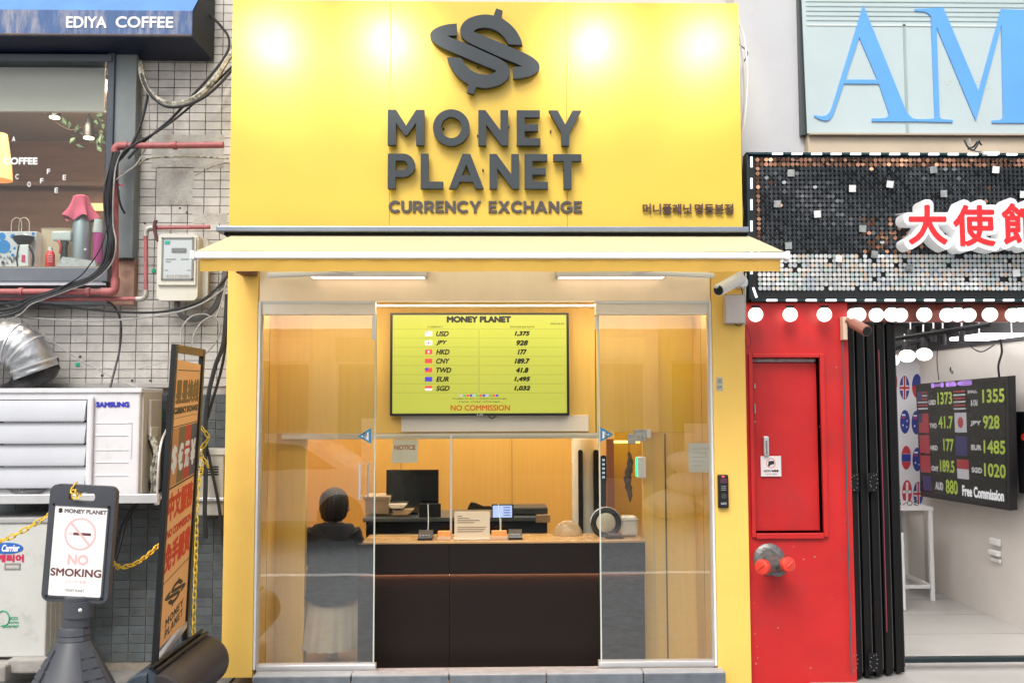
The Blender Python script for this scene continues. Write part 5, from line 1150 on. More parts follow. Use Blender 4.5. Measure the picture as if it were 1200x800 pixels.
for (y, rx_, ry_, amp) in ((610.5, 7.5, 8, 0), (612.5, 13, 11, 0), (614, 22, 13.5, 0), (620, 27, 15, 0), (640, 28.5, 17, .01), (660, 28, 18, .01), (680, 32, 22, .006), (696, 35.5, 27, .006), (703, 37, 30, .006)):
    rings.append([(cxp+rx_/sP*math.cos(2*PI*j/48)*(1+amp*math.sin(5*2*PI*j/48)), YPn+(.0 if y < 690 else -.01)+ry_/sP*math.sin(2*PI*j/48)*(1+amp*math.sin(7*2*PI*j/48+1)), pxz(y)+(.07*abs(math.cos(2*PI*j/48))**2.0 if y > 690 else 0)) for j in range(48)])
MB().loft(rings).build('black_top', TOPM, pp)
for s in (-1, 1):
    MB().tube(cr([(cxp+s*.125, YPn, pxz(622)), (cxp+s*.16, YPn+.02, pxz(638)), (cxp+s*.178, YPn+.05, pxz(654)), (cxp+s*.165, YPn+.1, pxz(660))], 5), [.064]*3+[.058]*4+[.05]*4+[.046]*5, 14).build('sleeve', TOPM, pp)
SK = mat('beige_skirt_cloth', (.50, .43, .32), .9, var=.06, scale=8, bump=.2, bscale=30)
rings = []
for i in range(9):
    tt = i/8; y = 690+tt*62
    rings.append([(cxp+(28+7*tt**.8)/sP*math.cos(2*PI*j/96)*(1+.028*tt**.5*math.sin(13*2*PI*j/96+.6*math.sin(j))), YPn-.01-.06*tt+(21+14*tt)/sP*math.sin(2*PI*j/96)*(1+.05*tt**.5*math.sin(17*2*PI*j/96)), pxz(y)) for j in range(96)])
MB().loft(rings).build('long_skirt', SK, pp)
st = thing('stool', 'low round stool hidden under the seated person in the beige skirt', 'stool', (cxp, YPn, zf))
MB().lathe((cxp, YPn+.05, pxz(705)-.03), [(.12, 0), (.125, .02), (.12, .03)]).build('seat', BLKM, st); MB().tube([(cxp, YPn+.05, zf+.002), (cxp, YPn+.05, pxz(705)-.03)], .03).build('stem', STEEL2, st)

# ---------------- things on the right pillar
o = thing('security_camera', 'white bullet security camera pointing down left on the right yellow pillar', 'camera', P(865, 330, -.03))
bdir = (P(842, 340, -.33)-P(868, 326, -.12)); a0 = P(868, 326, -.12); a1 = P(842, 340, -.33)
MB().tube([a0, a0.lerp(a1, .03), a1.lerp(a0, .04), a1], [.030, .036, .036, .034], 20).build('camera_body', WHT, o)
dd = (a1-a0).normalized(); MB().tube([a1-dd*.003, a1+dd*.004], [.031, .030], 20).build('lens', BLK, o)
MB().tube([a0.lerp(a1, -.02)+Vector((0, 0, .032)), a1+dd*.035+Vector((0, 0, .030))], .012, 8).build('sun_shield', WHT, o)
MB().tube([P(855, 335, -.262), P(856, 334.4, -.2585)], .004, 6).build('red_mark', REDV, o)
MB().lathe(P(868, 331, -.0), [(.042, 0), (.042, .02), (.03, .035)], 'Y', 24).build('wall_mount', WHT, o); MB().tube([P(868, 331, -.03), a0.lerp(a1, .2)], .012).build('arm', WHT, o)
MB().tube(cr([P(868, 336, -.03), P(870, 342, -.03), P(870, 348, -.01)]), .003, 5).build('cord', BLK, o)
o = thing('junction_box', 'pale grey plastic junction box below the security camera', 'junction box', P(862, 380, 0))
MB().pb(850.5, 873, 346, 378.5, -.075, .072, .006).build('box_body', mat('warm_grey_plastic', (.55, .50, .49), .45), o); MB().pb(849.5, 874, 345, 379.5, -.05, .004, .001).build('box_seam', mat('seam_grey', (.4, .37, .36), .5), o)
MB().tube(cr([P(860, 379, -.03), P(866, 381.5, -.03), P(872, 378, -.03)]), .004, 5).build('cord', mat('dark_red_cord', (.1, .02, .02), .5), o)
o = thing('wall_sticker', 'small grey sticker with symbols on the right yellow pillar', 'sticker', P(843, 458, 0)); MB().pb(839.5, 847, 442, 458, -.002, .002, 0).build('sheet', mat('silver_sticker', (.5, .48, .4), .4), o, smooth=False)
ptext('図', 'symbol', 841, 845.5, 444, 449, -.0025, SIGNB, o); ptext('CCTV', 'lettering', 840.5, 846, 452, 455, -.0025, SIGNB, o, bold=.1)
o = thing('door_intercom', 'black intercom keypad on the right yellow pillar', 'intercom', P(848, 594, 0))
MB().pb(842, 854, 556, 595, -.03, .03, .006).build('body', BLK, o); MB().pb(844, 852, 560, 566, -.0315, .002, 0).build('screen', mat('dim_screen', (.09, .04, .06), .2), o, smooth=False); MB().pb(846, 849, 557.2, 559, -.032, .002, 0).build('red_led', emat('red_led', (1, .1, .1), .8), o, smooth=False)
MB().lathe(P(848.3, 581, -.03), [(.018, 0), (.018, .004), (.010, .005)], 'Y', 16).build('button', mat('dark_grey_button', (.05, .05, .05), .3), o); ptext('GATE', 'lettering', 845, 851.5, 588.5, 591, -.0315, SIGNW, o)
for k in range(3): MB().pb(845, 851, 569+k*2.2, 570+k*2.2, -.0312, .002, 0).build('key_line', mat('key_grey2', (.2, .2, .2), .4) if 'key_grey2' not in bpy.data.materials else bpy.data.materials['key_grey2'], o, smooth=False)

# sign flood lamps above the board
for x in (322, 455, 695, 822):
    q = P(x, 40, 0); o = thing('sign_lamp', 'grey arm lamp above the yellow board lighting its patch at %s' % {322: 'the far left', 455: 'the left of the logo', 695: 'the right of the logo', 822: 'the far right'}[x], 'lamp', (q.x, 0, 4.40), 'arm lamps above the yellow board')
    MB().tube(cr([(q.x/.853, .03, 4.45), (q.x/.853, -.25, 4.64), (q.x/.853, -.7, 4.68), (q.x/.853, -1.06, 4.57)]), .012, 8).build('arm', DGREY, o)
    h0 = Vector((q.x/.853, -1.06, 4.57)); h1 = Vector((q.x/.853, -1.0, 4.47)); MB().tube([h0, h1], [.035, .05], 16).build('lamp_head', DGREY, o)
    ld_ = bpy.data.lights.new('lamp_light', 'SPOT'); lo = bpy.data.objects.new('lamp_light', ld_); COL.objects.link(lo)
    ld_.energy = 64; ld_.spot_size = math.radians(54); ld_.spot_blend = 1; ld_.shadow_soft_size = .07; ld_.color = (1, .94, .82)
    lo.location = h1+Vector((0, .004, -.012)); tgt = Vector((q.x, 0, q.z-.12)); lo.rotation_euler = (lo.location-tgt).to_track_quat('Z', 'Y').to_euler()
    lo.parent = o; lo.location = lo.location-WL[o.name]
for i, pts in enumerate(([(863, 22, .1), (872, 45, .06), (876, 90, .06), (873, 140, .06), (869, 165, .08), (871, 200, .1), (874, 262, .1)], [(864, 30, .1), (870, 70, .06), (872, 120, .06), (867, 170, .05), (869, 230, .08), (873, 264, .1)], [(866, 52, .1), (876, 62, .12), (872, 72, .1)])):
    cable(['pale cable running down the right edge of the yellow sign board', 'thin grey cable crossing beside the right edge of the yellow board', 'short black cable kink at the top right of the yellow board'][i], pts, (.006, .005, .004)[i], (mat('white_cable', (.6, .6, .58), .5), CABG, CAB)[i], 10)
cable('fine black wire looping from the junction box over the red wall', [(874, 380, -.02), (878, 390, -.02), (880, 402, -.02), (876, 407, -.02), (873, 398, -.02)], .002, CAB)
cable('white flex down the joint between yellow pillar and sequin board', [(874, 320, -.02), (873, 345, -.02), (873, 380, -.02)], .006, bpy.data.materials['white_cable'])
# ================================================================== RIGHT
YR = .06
# white building, sign window with serif letters
ub = thing('white_building', 'white plastered upper floor wall at the right of the yellow board', 'building', P(905, 180, .30))
xa = P(862, 90, .30).x; xb = P(941, 90, .30).x; zlo = P(905, 186, .30).z
MB().box(xa, xb, .30, .8, zlo-.3, 7).build('wall', WALLW, ub, smooth=False)
wz = P(1070, 157, .22).z
MB().box(xb+.002, 7, .235, .8, wz-.5, wz-.014).build('lower_wall', mat('beige_ledge_wall', (.58, .48, .36), .7, var=.08), ub, smooth=False)
sw = thing('letter_window', 'pale green glass shop window with tall blue serif letters', 'window', P(1070, 157, .22))
MB().add([(P(944.5, 90, .22).x, .22, wz), (8, .22, wz), (8, .22, 7), (P(944.5, 90, .22).x-.06, .22, 7), (P(944.5, 90, .22).x, .23, wz), (8, .23, wz), (8, .23, 7), (P(944.5, 90, .22).x-.06, .23, 7)], [(0, 1, 2, 3), (7, 6, 5, 4), (0, 3, 7, 4), (0, 4, 5, 1)]).build('pane', mat('frosted_green_glass', (.46, .55, .56), .08, var=.05, scale=2, coat=.6), sw, smooth=False)
MB().box(P(938, 90, .25).x, P(945.5, 90, .25).x, .25, .34, wz, 7).build('dark_mullion', mat('dark_green_frame', (.05, .065, .065), .3), sw, smooth=False)
for xx_ in (1064, 1170): X_ = P(xx_, 90, .231).x; 
MB().box(P(1060, 90, .216).x, P(1063, 90, .216).x, .2155, .2195, wz, P(1060, 28, .216).z).build('pane_joint', mat('glass_joint', (.30, .39, .38), .3), sw, smooth=False)
MB().box(P(946, 60, .216).x, 8, .2155, .2195, P(1060, 31, .216).z, P(1060, 29, .216).z).build('transom', mat('pale_transom', (.6, .66, .64), .3), sw, smooth=False)
for k in range(5): MB().box(P(946, 60, .216).x, 8, .2162, .2195, P(1060, 3+k*5.5, .216).z, P(1060, 2.4+k*5.5, .216).z).build('blind_line', bpy.data.materials['glass_joint'], sw, smooth=False)
MB().box(xb+.003, 8, .20, .36, wz-.012, wz-.001).build('sill', mat('beige_sill', (.45, .38, .30), .6), sw, smooth=False)
CA = lambda L: [[(P(860+x/3.53, y/3.53, .19).x, P(1040, y/3.53, .19).z) for x, y in lp] for lp in L]
BLU = mat('blue_acrylic', (.11, .35, .80), .3, var=.05)
for lps in ([smooth_outline([(541, 17, 1), (722, 462, 1), (745, 484), (762, 488, 1), (762, 499, 1), (577, 499, 1), (577, 487, 1), (632, 484), (648, 468, 1), (606, 343, 1), (460, 343, 1), (424, 448, 1), (412, 478), (392, 496), (365, 493), (338, 480, 1), (338, 474, 1), (375, 478), (398, 466), (412, 440, 1)], 4), [(524, 150), (600, 326), (466, 326)]],
            [smooth_outline([(755, 32, 1), (873, 25, 1), (1020, 372, 1), (1113, 30, 1), (1270, 35, 1), (1270, 45, 1), (1215, 52, 1), (1213, 478, 1), (1222, 488), (1250, 492, 1), (1250, 503, 1), (1075, 503, 1), (1075, 493, 1), (1108, 490), (1122, 480, 1), (1114, 95, 1), (1008, 494, 1), (845, 105, 1), (858, 478, 1), (870, 488), (912, 491, 1), (912, 501, 1), (764, 499, 1), (764, 489, 1), (826, 487), (838, 478, 1), (822, 62, 1), (800, 44), (755, 41, 1)], 4)]):
    vs, fs = fill(CA(lps), .5)
    MB().add([Vector((v.x, .211 if v.z > 0 else .2188, v.y)) for v in vs], fs).build('blue_letter', BLU, sw, smooth=False)
ptext('99 52', 'painted_reflection', 1108, 1163, 93, 104, .2195, mat('reflection_tint', (.46, .56, .54), .4), sw, bold=.4)  # mirrored number painted onto the pane as a faint reflection
cb_ = thing('wire_tangle', 'tangle of dark wires and white clip on the ledge above the sequin board', 'wires', P(1140, 176, .05))
for a_, m_ in (([(1130, 164, .05), (1134, 172, .03), (1141, 176, .02), (1148, 165, .04)], CAB), ([(1134, 175, .05), (1141, 172, .02), (1146, 166, .0), (1150, 170, .03)], CAB), ([(1136, 163, .06), (1139, 175, .03), (1150, 178, .02)], CABG)):
    MB().tube(cr([P(*p) for p in a_]), .006, 6).build('wire', m_, cb_)
MB().pb(1153, 1172, 177.5, 181.5, -.02, .03, .004).build('clip', WHT, cb_)

# ---------------- sequin board
sb = thing('sequin_board', 'large black and silver sequin sign board with strip lights round its edge', 'sign', P(1040, 355, 0))
YSq = .0
bx0 = P(876.5, 268, YSq).x; bz0, bz1 = P(1040, 353, YSq).z, P(1040, 179, YSq).z; bx1 = bx0+3.4
MB().bbox(bx0, bx1, YSq+.03, YSq+.20, bz0, bz1, .004).build('backing', mat('black_board', (.008, .009, .01), .35), sb)
for q in ((bx0, bx0+.012, bz0, bz1), (bx0, bx1, bz0, bz0+.012), (bx0, bx1, bz1-.012, bz1)):
    MB().box(q[0], q[1], YSq-.0, YSq+.0295, q[2], q[3]).build('edge_strip', mat('dark_teal_trim', (.012, .03, .04), .3, metal=.4), sb, smooth=False)
px_ = .02845; Xs = bx0+.075; zt_ = bz1-.045; zb_2 = bz0+.055
nr = int((zt_-zb_2)/.0295); nc = int((bx1-Xs-.03)/px_)
blk, slv, cop = MB(), [MB(), MB(), MB(), MB(), MB()], MB()
zsplit = P(1040, 297, YSq).z
def disc(mb, c, r, tx_, ty_, seg=8):
    M_ = Matrix.Translation(c) @ Euler((tx_, 0, ty_)).to_matrix().to_4x4()
    n0 = len(mb.v); mb.v += [M_ @ Vector((r*math.cos(2*PI*k/seg+.3), 0, r*math.sin(2*PI*k/seg+.3)-r*.9)) for k in range(seg)]
    mb.v += [M_ @ Vector((r*math.cos(2*PI*k/seg+.3), .0012, r*math.sin(2*PI*k/seg+.3)-r*.9)) for k in range(seg)]
    mb.f.append(tuple(n0+k for k in range(seg))); mb.f += [(n0+k, n0+seg+k, n0+seg+(k+1) % seg, n0+(k+1) % seg) for k in range(seg)]
pins = MB()
for r in range(nr):
    z = zt_-r*(zt_-zb_2)/nr
    for c_ in range(nc):
        x = Xs+c_*px_; silver = z < zsplit
        fld = math.sin(x*4.1+z*7)+math.sin(x*9.3-z*5.1+1)*.7; tx_ = (-.03 if silver else -.08)+.10*fld+random.gauss(0, .06 if silver else .10); ty_ = .12*math.sin(x*6.2+z*11+2)+random.gauss(0, .10)
        q = Vector((x, YSq+.016+random.uniform(-.002, .002), z+.012))
        if silver:
            if random.random() < .035: continue
            disc(random.choices(slv, (5, 4, 2, 2, 1))[0], q, .0138, tx_*.8, ty_*.8, 10)
        elif r < 2 or (c_ < 1) or (r > 12 and 23 < c_ < 42 and random.random() < .4) or random.random() < .01: disc(cop, q, .0132, random.gauss(.05, .25), ty_, 9)
        else: disc(blk, q, .0132, tx_, ty_, 9)
        if not silver: pins.add([(x-.0016, YSq+.0105, z+.012), (x+.0016, YSq+.0105, z+.012), (x, YSq+.0105, z+.0150)], [(0, 1, 2)])
def sqm(n_, c_, r_=.18, me_=.9): return mat(n_, c_, r_, metal=me_, var=.15, scale=2)
blk.build('black_sequins', sqm('black_sequin', (.035, .04, .045), .2, .6), sb, smooth=False, norm=False, kind='stuff')
for i, (m_, c_) in enumerate(zip(slv, ((.64, .63, .61), (.54, .57, .58), (.66, .53, .42), (.46, .55, .52), (.44, .48, .55)))): m_.build('silver_sequins', sqm('silver_sequin%d' % i, c_, .45, .45), sb, smooth=False, norm=False, kind='stuff')
cop.build('copper_sequins', sqm('copper_sequin', (.42, .21, .13), .25), sb, smooth=False, norm=False, kind='stuff')
pins.build('sequin_pins', mat('pin_white', (.7, .7, .7), .4), sb, smooth=False, norm=False, kind='stuff')
MT = mat('white_mirror_tile', (.8, .8, .8), .3, metal=.2, var=.1); MTg = mat('grey_mirror_tile', (.33, .35, .35), .4, metal=.3, var=.3, scale=20)
for i, (x, y, g_) in enumerate(((927, 203, 1), (999, 221, 0), (1043, 216, 0), (1094, 199, 1), (1167, 199, 0), (911, 239, 1), (958, 251, 0), (1011, 268, 1), (924, 288, 1), (983, 303, 0), (1025, 298, 1), (1106, 227, 1), (1066, 314, 1), (1191, 320, 0), (1199, 228, 0))):
    M_ = Matrix.Translation(P(x, y, YSq-.004)) @ Euler((.1, random.uniform(-.15, .15), random.uniform(-.2, .2))).to_matrix().to_4x4(); h_ = 4.1/sc(0)
    MB().bbox(-h_, h_, -.002, .002, -h_, h_, .001, M=M_).build('mirror_square', MTg if g_ else MT, sb)
LED = emat('white_led', (.82, .93, 1), 1.5); ledm, _ = MB().bbox(-.034, .034, -.006, .006, -.0062, .0062, .002).mesh('led_module', LED)
LW = MB()
zb3 = P(1040, 352.5, YSq-.01).z; zt3_ = P(1040, 180.7, YSq-.01).z
for k in range(26):
    for z, x0 in ((zb3+.004, 902.5), (zt3_, 913)):
        x = P(x0+k*23, 268, YSq-.01).x
        if x < bx1-.05: inst(ledm, 'led_module', (x, YSq-.012, z), sb)
for k in range(6): inst(ledm, 'led_module', (P(880.5, 190+k*25, YSq-.01).x, YSq-.012, P(880, 190+k*25, YSq-.01).z), sb, rot=(0, PI/2, 0))
inst(ledm, 'led_module', (P(884, 345, YSq).x, YSq-.012, P(884, 343, YSq).z), sb, rot=(0, 1.25, 0))
for z in (zb3+.004, zt3_): MB().tube([(bx0+.03, YSq-.004, z), (bx1-.02, YSq-.004, z)], .003, 5).build('led_wire', mat('teal_wire', (.02, .08, .09), .4) if 'teal_wire' not in bpy.data.materials else bpy.data.materials['teal_wire'], sb)

# 3D characters : white box letters with red faces
cs_ = thing('red_character_sign', 'white edged box characters with bright red faces standing out from the sequin board', 'sign', P(1130, 300, -.12))
WB = mat('white_acrylic_box', (.80, .80, .80), .35, emit=(1, 1, 1), es=.12); RF = mat('red_acrylic_face', (.72, .015, .02), .35, emit=(1, .03, .03), es=.08)
for i, (ch, x0, x1, y0, y1) in enumerate((('大', 1064, 1110, 240, 286.5), ('使', 1117, 1166, 240, 288.5), ('館', 1174, 1222, 238, 287))):
    a_ = R(x0-6, x1+6, y0-6, y1+6, -.13)
    text(ch, 'white_box', a_, fplane(-.015), WB, cs_, bold=5.2/sc(-.13), strikes=16, depth=.120)
    X0, X1, Z0, Z1 = R(x0, x1, y0, y1, -.137)
    text(ch, 'red_face', (X0, X1, Z0, Z1), fplane(-.1365), RF, cs_, bold=1.3/sc(-.13), strikes=10, depth=.004)
for x, y in ((1050, 252), (1052, 288)): MB().tube([P(x, y, 0), P(x+14, y-2, -.1)], .006, 6).build('bracket_rod', STEEL2, cs_)

# ---------------- red wall
rw = thing('red_wall', 'glossy red painted wall panel between the yellow pillar and black folding doors', 'wall', P(940, 800, YR))
RX0, RX1 = SX1+.003, P(998.5, 580, YR).x
zR1 = bz0-.004
wx0, wx1, wz0, wz1 = R(883, 962, 419, 624, YR)
for (a_, b_, c_, d_) in ((RX0, wx0, -.2, zR1), (wx1, RX1, -.2, zR1), (wx0, wx1, -.2, wz0), (wx0, wx1, wz1, zR1)):
    MB().box(a_, b_, YR, YR+.5, c_, d_).build('panel', RED, rw, smooth=False)
rd = thing('red_service_door', 'recessed red service hatch door with steel handle and camera notice', 'door', P(922, 624, YR))
fx = .025
for (a_, b_, c_, d_) in ((wx0-fx, wx0+.0, wz0-fx, wz1+fx), (wx1, wx1+fx+.005, wz0-fx, wz1+fx), (wx0+.001, wx1-.001, wz1, wz1+fx), (wx0+.001, wx1-.001, wz0-fx-.01, wz0)):
    MB().bbox(a_, b_, YR-.022, YR+.13, c_, d_, .004).build('frame', RED, rd)
MB().bbox(wx0+.004, wx1-.002, YR+.045, YR+.12, wz0+.006, wz1-.03, .004).build('door_leaf', RED, rd)
MB().box(wx0, wx1, YR+.125, YR+.16, wz0, wz1).build('dark_gap', mat('dark_red_gap', (.05, .01, .01), .8), rd, smooth=False)
MB().bbox(wx0+.01, wx1-.01, YR+.03, YR+.08, wz1-.026, wz1-.004, .003).build('closer_rail', mat('worn_grey_rail', (.35, .30, .30), .5, var=.3, scale=30), rd)
MB().pb(895.5, 901.5, 511, 534, YR+.008, .036, .006).build('lever_handle', STEEL2, rd); MB().pb(897.5, 899.5, 516, 532, YR+.0055, .004, .001).build('handle_groove', mat('groove_grey', (.2, .2, .2), .5), rd)
sg_ = MB().pb(891.5, 915.5, 534, 558, YR+.03, .003, .0008).build('camera_notice', mat('notice_pink_white', (.72, .66, .66), .4), rd)
def qn(q, m_, nm): 
    o = MB().add([P(x, y, YR+.0293) for x, y in q], [tuple(range(len(q)))]).build(nm, m_, sg_, smooth=False); return o
vs, fs = fill([[(5.6*math.cos(2*PI*k/32), 5.6*math.sin(2*PI*k/32)) for k in range(32)], [(5.0*math.cos(2*PI*k/32), 5.0*math.sin(2*PI*k/32)) for k in range(32)]]); c = P(903.5, 542.5, YR+.0293)
MB().add([Vector((c.x+v.x/sc(YR), c.y, c.z+v.y/sc(YR))) for v in vs], fs).build('round_mark', REDV, sg_, norm=False)
qn([(900.5, 540), (907, 539.5), (907.5, 543.5), (903, 544.5), (901.5, 546.5), (900, 546)], SIGNB, 'camera_mark')
ptext('CCTV 녹화중', 'lettering', 895, 912.5, 550, 553, YR+.0293, SIGNB, sg_, bold=.25); ptext('24시간 촬영', 'lettering', 897, 910.5, 554.5, 556, YR+.0293, mat('grey_text', (.3, .25, .25), .5), sg_, bold=.05)
hgm = mat('paint_chip_white', (.6, .5, .5), .5)
for y0, y1 in ((449, 455), (473, 484), (493, 495)): MB().pb(884.3, 885.3, y0, y1, YR+.03, .05, .001).build('hinge_edge', hgm, rd)

ch_ = MB(); rnd_ = random.Random(3)
for x, y in ((884, 706), (887, 757), (886, 777), (942, 655), (955, 652), (960, 500), (888, 770), (930, 640), (980, 430), (975, 700), (885, 742), (990, 610), (950, 782), (912, 735)):
    c = P(x, y, YR-.0006); k_ = rnd_.uniform(.0025, .006); pts = [c+Vector((k_*rnd_.uniform(.5, 1.2)*math.cos(a_), 0, k_*rnd_.uniform(.5, 1.6)*math.sin(a_))) for a_ in [2*PI*i/7 for i in range(7)]]
    ch_.add(pts, [tuple(range(7))])
ch_.build('paint_chip', mat('chipped_primer', (.45, .25, .22), .8), rw, smooth=False, kind='stuff')
sc_ = MB()
for i in range(16):
    x = rnd_.uniform(888, 990); y = rnd_.uniform(700, 798); c = P(x, y, YR-.0005); l_ = rnd_.uniform(.01, .05); a_ = rnd_.uniform(-.5, .5); d_ = Vector((math.cos(a_), 0, math.sin(a_)))*l_; n_ = Vector((0, 0, .0011))
    sc_.add([c-d_-n_*.3, c+d_-n_*.2, c+d_+n_*.2, c-d_+n_*.3], [(0, 1, 2, 3)])
sc_.build('scuff_mark', mat('scuffed_red', (.30, .05, .05), .8), rw, smooth=False, kind='stuff')
# fire department inlet
o = thing('fire_inlet', 'grey twin fire hose inlet with red caps on the red wall', 'hose inlet', P(905, 675, YR))
CAST = mat('cast_metal', (.20, .195, .19), .4, metal=.6, var=.3, scale=40, bump=.4, bscale=90)
c = P(901, 655, YR); s_ = sc(YR)
MB().lathe(c, [(18.5/s_, 0), (18.5/s_, .006), (16/s_, .018), (11/s_, .022)], 'Y', 40).build('escutcheon', CAST, o)
ek = MB()
for k in range(40): 
    q = 2*PI*k/40; ek.tube([c+Vector((16.8/s_*math.cos(q), -.010, 16.8/s_*math.sin(q))), c+Vector((11.5/s_*math.cos(q), -.023, 11.5/s_*math.sin(q)))], .0022, 4)
ek.build('escutcheon_lettering', CAST, o)
MB().tube([c+Vector((0, 0, -.0)), c+Vector((.02, -.06, -.015)), c+Vector((.025, -.12, -.03))], [.055, .052, .06], 20).build('inlet_body', CAST, o)
for (x, y, dx) in ((893.5, 664, -1), (923.5, 661, 1)):
    e_ = P(x, y, -.14); b_ = c+Vector((.02, -.09, -.02)); d_ = (e_-b_).normalized()
    MB().tube([b_, e_-d_*.015], [.042, .040], 18).build('branch', CAST, o)
    MB().tube([e_-d_*.018, e_-d_*.004, e_+d_*.012, e_+d_*.018], [.046, .048, .046, .036], 20).build('red_cap', mat('red_cap_plastic', (.72, .05, .03), .35) if 'red_cap_plastic' not in bpy.data.materials else bpy.data.materials['red_cap_plastic'], o)
    n_ = d_.cross(Vector((0, 0, 1))).normalized(); n2_ = d_.cross(n_); tp = e_+d_*.020
    MB().tube([tp-n_*.022-n2_*.015, tp+n_*.022+n2_*.015], .006, 6).build('cap_lug', bpy.data.materials['red_cap_plastic'], o)

# globe lamps
GLB = emat('globe_bulb', (1, .93, .84), 1.5); gme, _ = MB().sphere((0, 0, 0), 8.6/sc(-.02), 24, 14).mesh('bulb', GLB)
hme, _ = MB().lathe((0, 0, 0), [(.02, 0), (.02, .03), (.03, .035), (.03, .04)]).mesh('lamp_holder', BLKM)
ords = ['leftmost globe lamp above the red wall by the junction box', 'second globe lamp above the red wall', 'third globe lamp over the red service door side', 'globe lamp at the corner above the bronze camera', 'globe lamp above the edge of the black folding doors', 'globe lamp above the flag poster', 'globe lamp just above the interior track spots', 'globe lamp above the lit ceiling panel of the exchange room', 'last globe lamp at the right edge under the sequin board']
for i, x in enumerate((885.5, 926, 966, 1006, 1045, 1083, 1122, 1160, 1197)):
    q = P(x, 368.5, -.01); o = thing('globe_lamp', ords[i], 'lamp', q, 'globe lamps hanging under the sequin board')
    inst(gme, 'bulb', q, o); inst(hme, 'lamp_holder', q+Vector((0, 0, .043)), o)
for i, x in enumerate((1001, 1027, 1055, 1110, 1135, 1187)):
    q = P(x, 369, .086); o = thing('globe_lamp', 'globe lamp of the rear row, ' + ['beside the bronze camera', 'over the black folding doors', 'over the left of the flag poster', 'over the wall fan', 'over the top of the black rate screen', 'at the far right of the row'][i], 'lamp', q, 'rear globe lamps over the opening')
    inst(gme, 'bulb', q, o); inst(hme, 'lamp_holder', q+Vector((0, 0, .043)), o)
DCO = mat('dark_copper_panel', (.17, .035, .025), .3, metal=.3, var=.15)
rh = MB().box(RX1+.002, bx1, .14, .20, P(1090, 377, .14).z, bz0-.003).box(RX1+.002, bx1, .201, .42, P(1090, 372, .4).z+.05, bz0+.2).build('opening_header', DCO, None, smooth=False); tag(rh, 'dark copper red header panel over the open exchange room', 'header')
# bronze camera and beige strip
o = MB().pb(988, 993, 371, 398, .0, .05, .002).build('beige_strip', mat('beige_strip', (.62, .48, .36), .5)); tag(o, 'short beige strip at the top right edge of the red wall', 'strip')
o = thing('bronze_camera', 'bronze bullet camera pointing right under the globe lamps', 'camera', P(1005, 380, .0)); a0, a1 = P(999, 378, -.02), P(1016, 388, -.16)
MB().tube([a0, a0.lerp(a1, .05), a1], [.028, .034, .034], 18).build('camera_body', mat('bronze_paint', (.30, .13, .09), .4), o); dd = (a1-a0).normalized(); MB().tube([a1, a1+dd*.004], .029, 18).build('lens', BLK, o)
MB().tube([P(992, 374, .0), a0], .018, 8).build('arm', bpy.data.materials['bronze_paint'], o)

# folding doors
fd = thing('folding_doors', 'stack of black folding door leaves pushed open beside the red wall', 'folding door', P(1025, 795, .2))
BLF = mat('black_door_leaf', (.005, .0045, .0045), .5, var=.3, spec=.25)
zt4 = P(1025, 377, .1).z-.0; 
lv = [(995, 1006, .09), (1007, 1018, .12), (1019, 1030, .14), (1031, 1042, .17), (1043, 1055, .20)]
for i, (x0, x1, Y) in enumerate(lv):
    X0, X1 = P(x0, 580, Y).x, P(x1+.4, 580, Y).x; zb4 = P(1025, 793-i*1.3, Y).z
    fr_ = MB()
    fr_.bbox(X0+.008, X1-.006, Y, Y+.62, zb4, zt4, .006); fr_.bbox(X0+.002, X0+.030, Y-.018, Y+.02, zb4, zt4, .004)
    lf = fr_.build('door_leaf', BLF, fd)
    MB().bbox(X1-.0055, X1+.002, Y+.012, Y+.60, zb4+.03, zt4-.02, .001).build('edge_gasket', mat('dark_grey_gasket', (.05, .05, .05), .6) if 'dark_grey_gasket' not in bpy.data.materials else bpy.data.materials['dark_grey_gasket'], fd)
HG = mat('hinge_dots', (.35, .35, .35), .4, metal=.5)
for x in (1001, 1024):
    for y in (565, 776):
        hb = MB(); 
        for dx, dy in ((0, -8), (3, -9), (-3, -6), (4, -4), (-4, -1), (4, 1), (-3, 5), (3, 6), (0, 9), (-4, 3)): hb.lathe(P(x+dx, y+dy, .055), [(.0035, 0), (.002, .003)], 'Y', 6)
        MB().pb(x-6, x+6, y-11, y+11, .062, .012, .003).build('hinge', BLKM, fd); hb.build('hinge_screw', HG, fd)
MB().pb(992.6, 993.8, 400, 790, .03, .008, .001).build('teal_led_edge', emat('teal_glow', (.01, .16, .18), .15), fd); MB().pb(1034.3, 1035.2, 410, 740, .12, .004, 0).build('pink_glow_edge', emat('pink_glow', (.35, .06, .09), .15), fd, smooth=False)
MB().pb(1042, 1210, 770, 776, .30, .05, .006).build('floor_track', mat('dark_track', (.02, .035, .04), .3, metal=.5), fd)

# right shop interior
YI = 2.95
XW = 4.1
ri_ = thing('exchange_room', 'white walled exchange room open to the street at the right', 'room', P(1120, 780, 1)); ri_['kind'] = 'structure'
zfl = 0.0
MB().box(RX1-.3, 6, -.35, YI+.1, -.2, zfl).build('tiled_floor', mat('pale_stone_floor', (.35, .34, .325), .3, var=.1, scale=3, bump=.1, bscale=30, dirt_highlight=(.36, .34, .32), damt=.5, dscale=5, stretch=(1, 2, 1)), ri_, smooth=False)
for k, yy_ in enumerate((.62, 1.22, 1.85, 2.45)): MB().box(RX1, XW, yy_, yy_+.006, zfl+.0005, zfl+.002).build('floor_joint', mat('floor_joint', (.30, .29, .28), .8) if 'floor_joint' not in bpy.data.materials else bpy.data.materials['floor_joint'], ri_, smooth=False)
MB().bbox(XW+.001, XW+6, .30, .80, -.15, bz0-.004, .004).build('front_pier', WALLW, ri_)
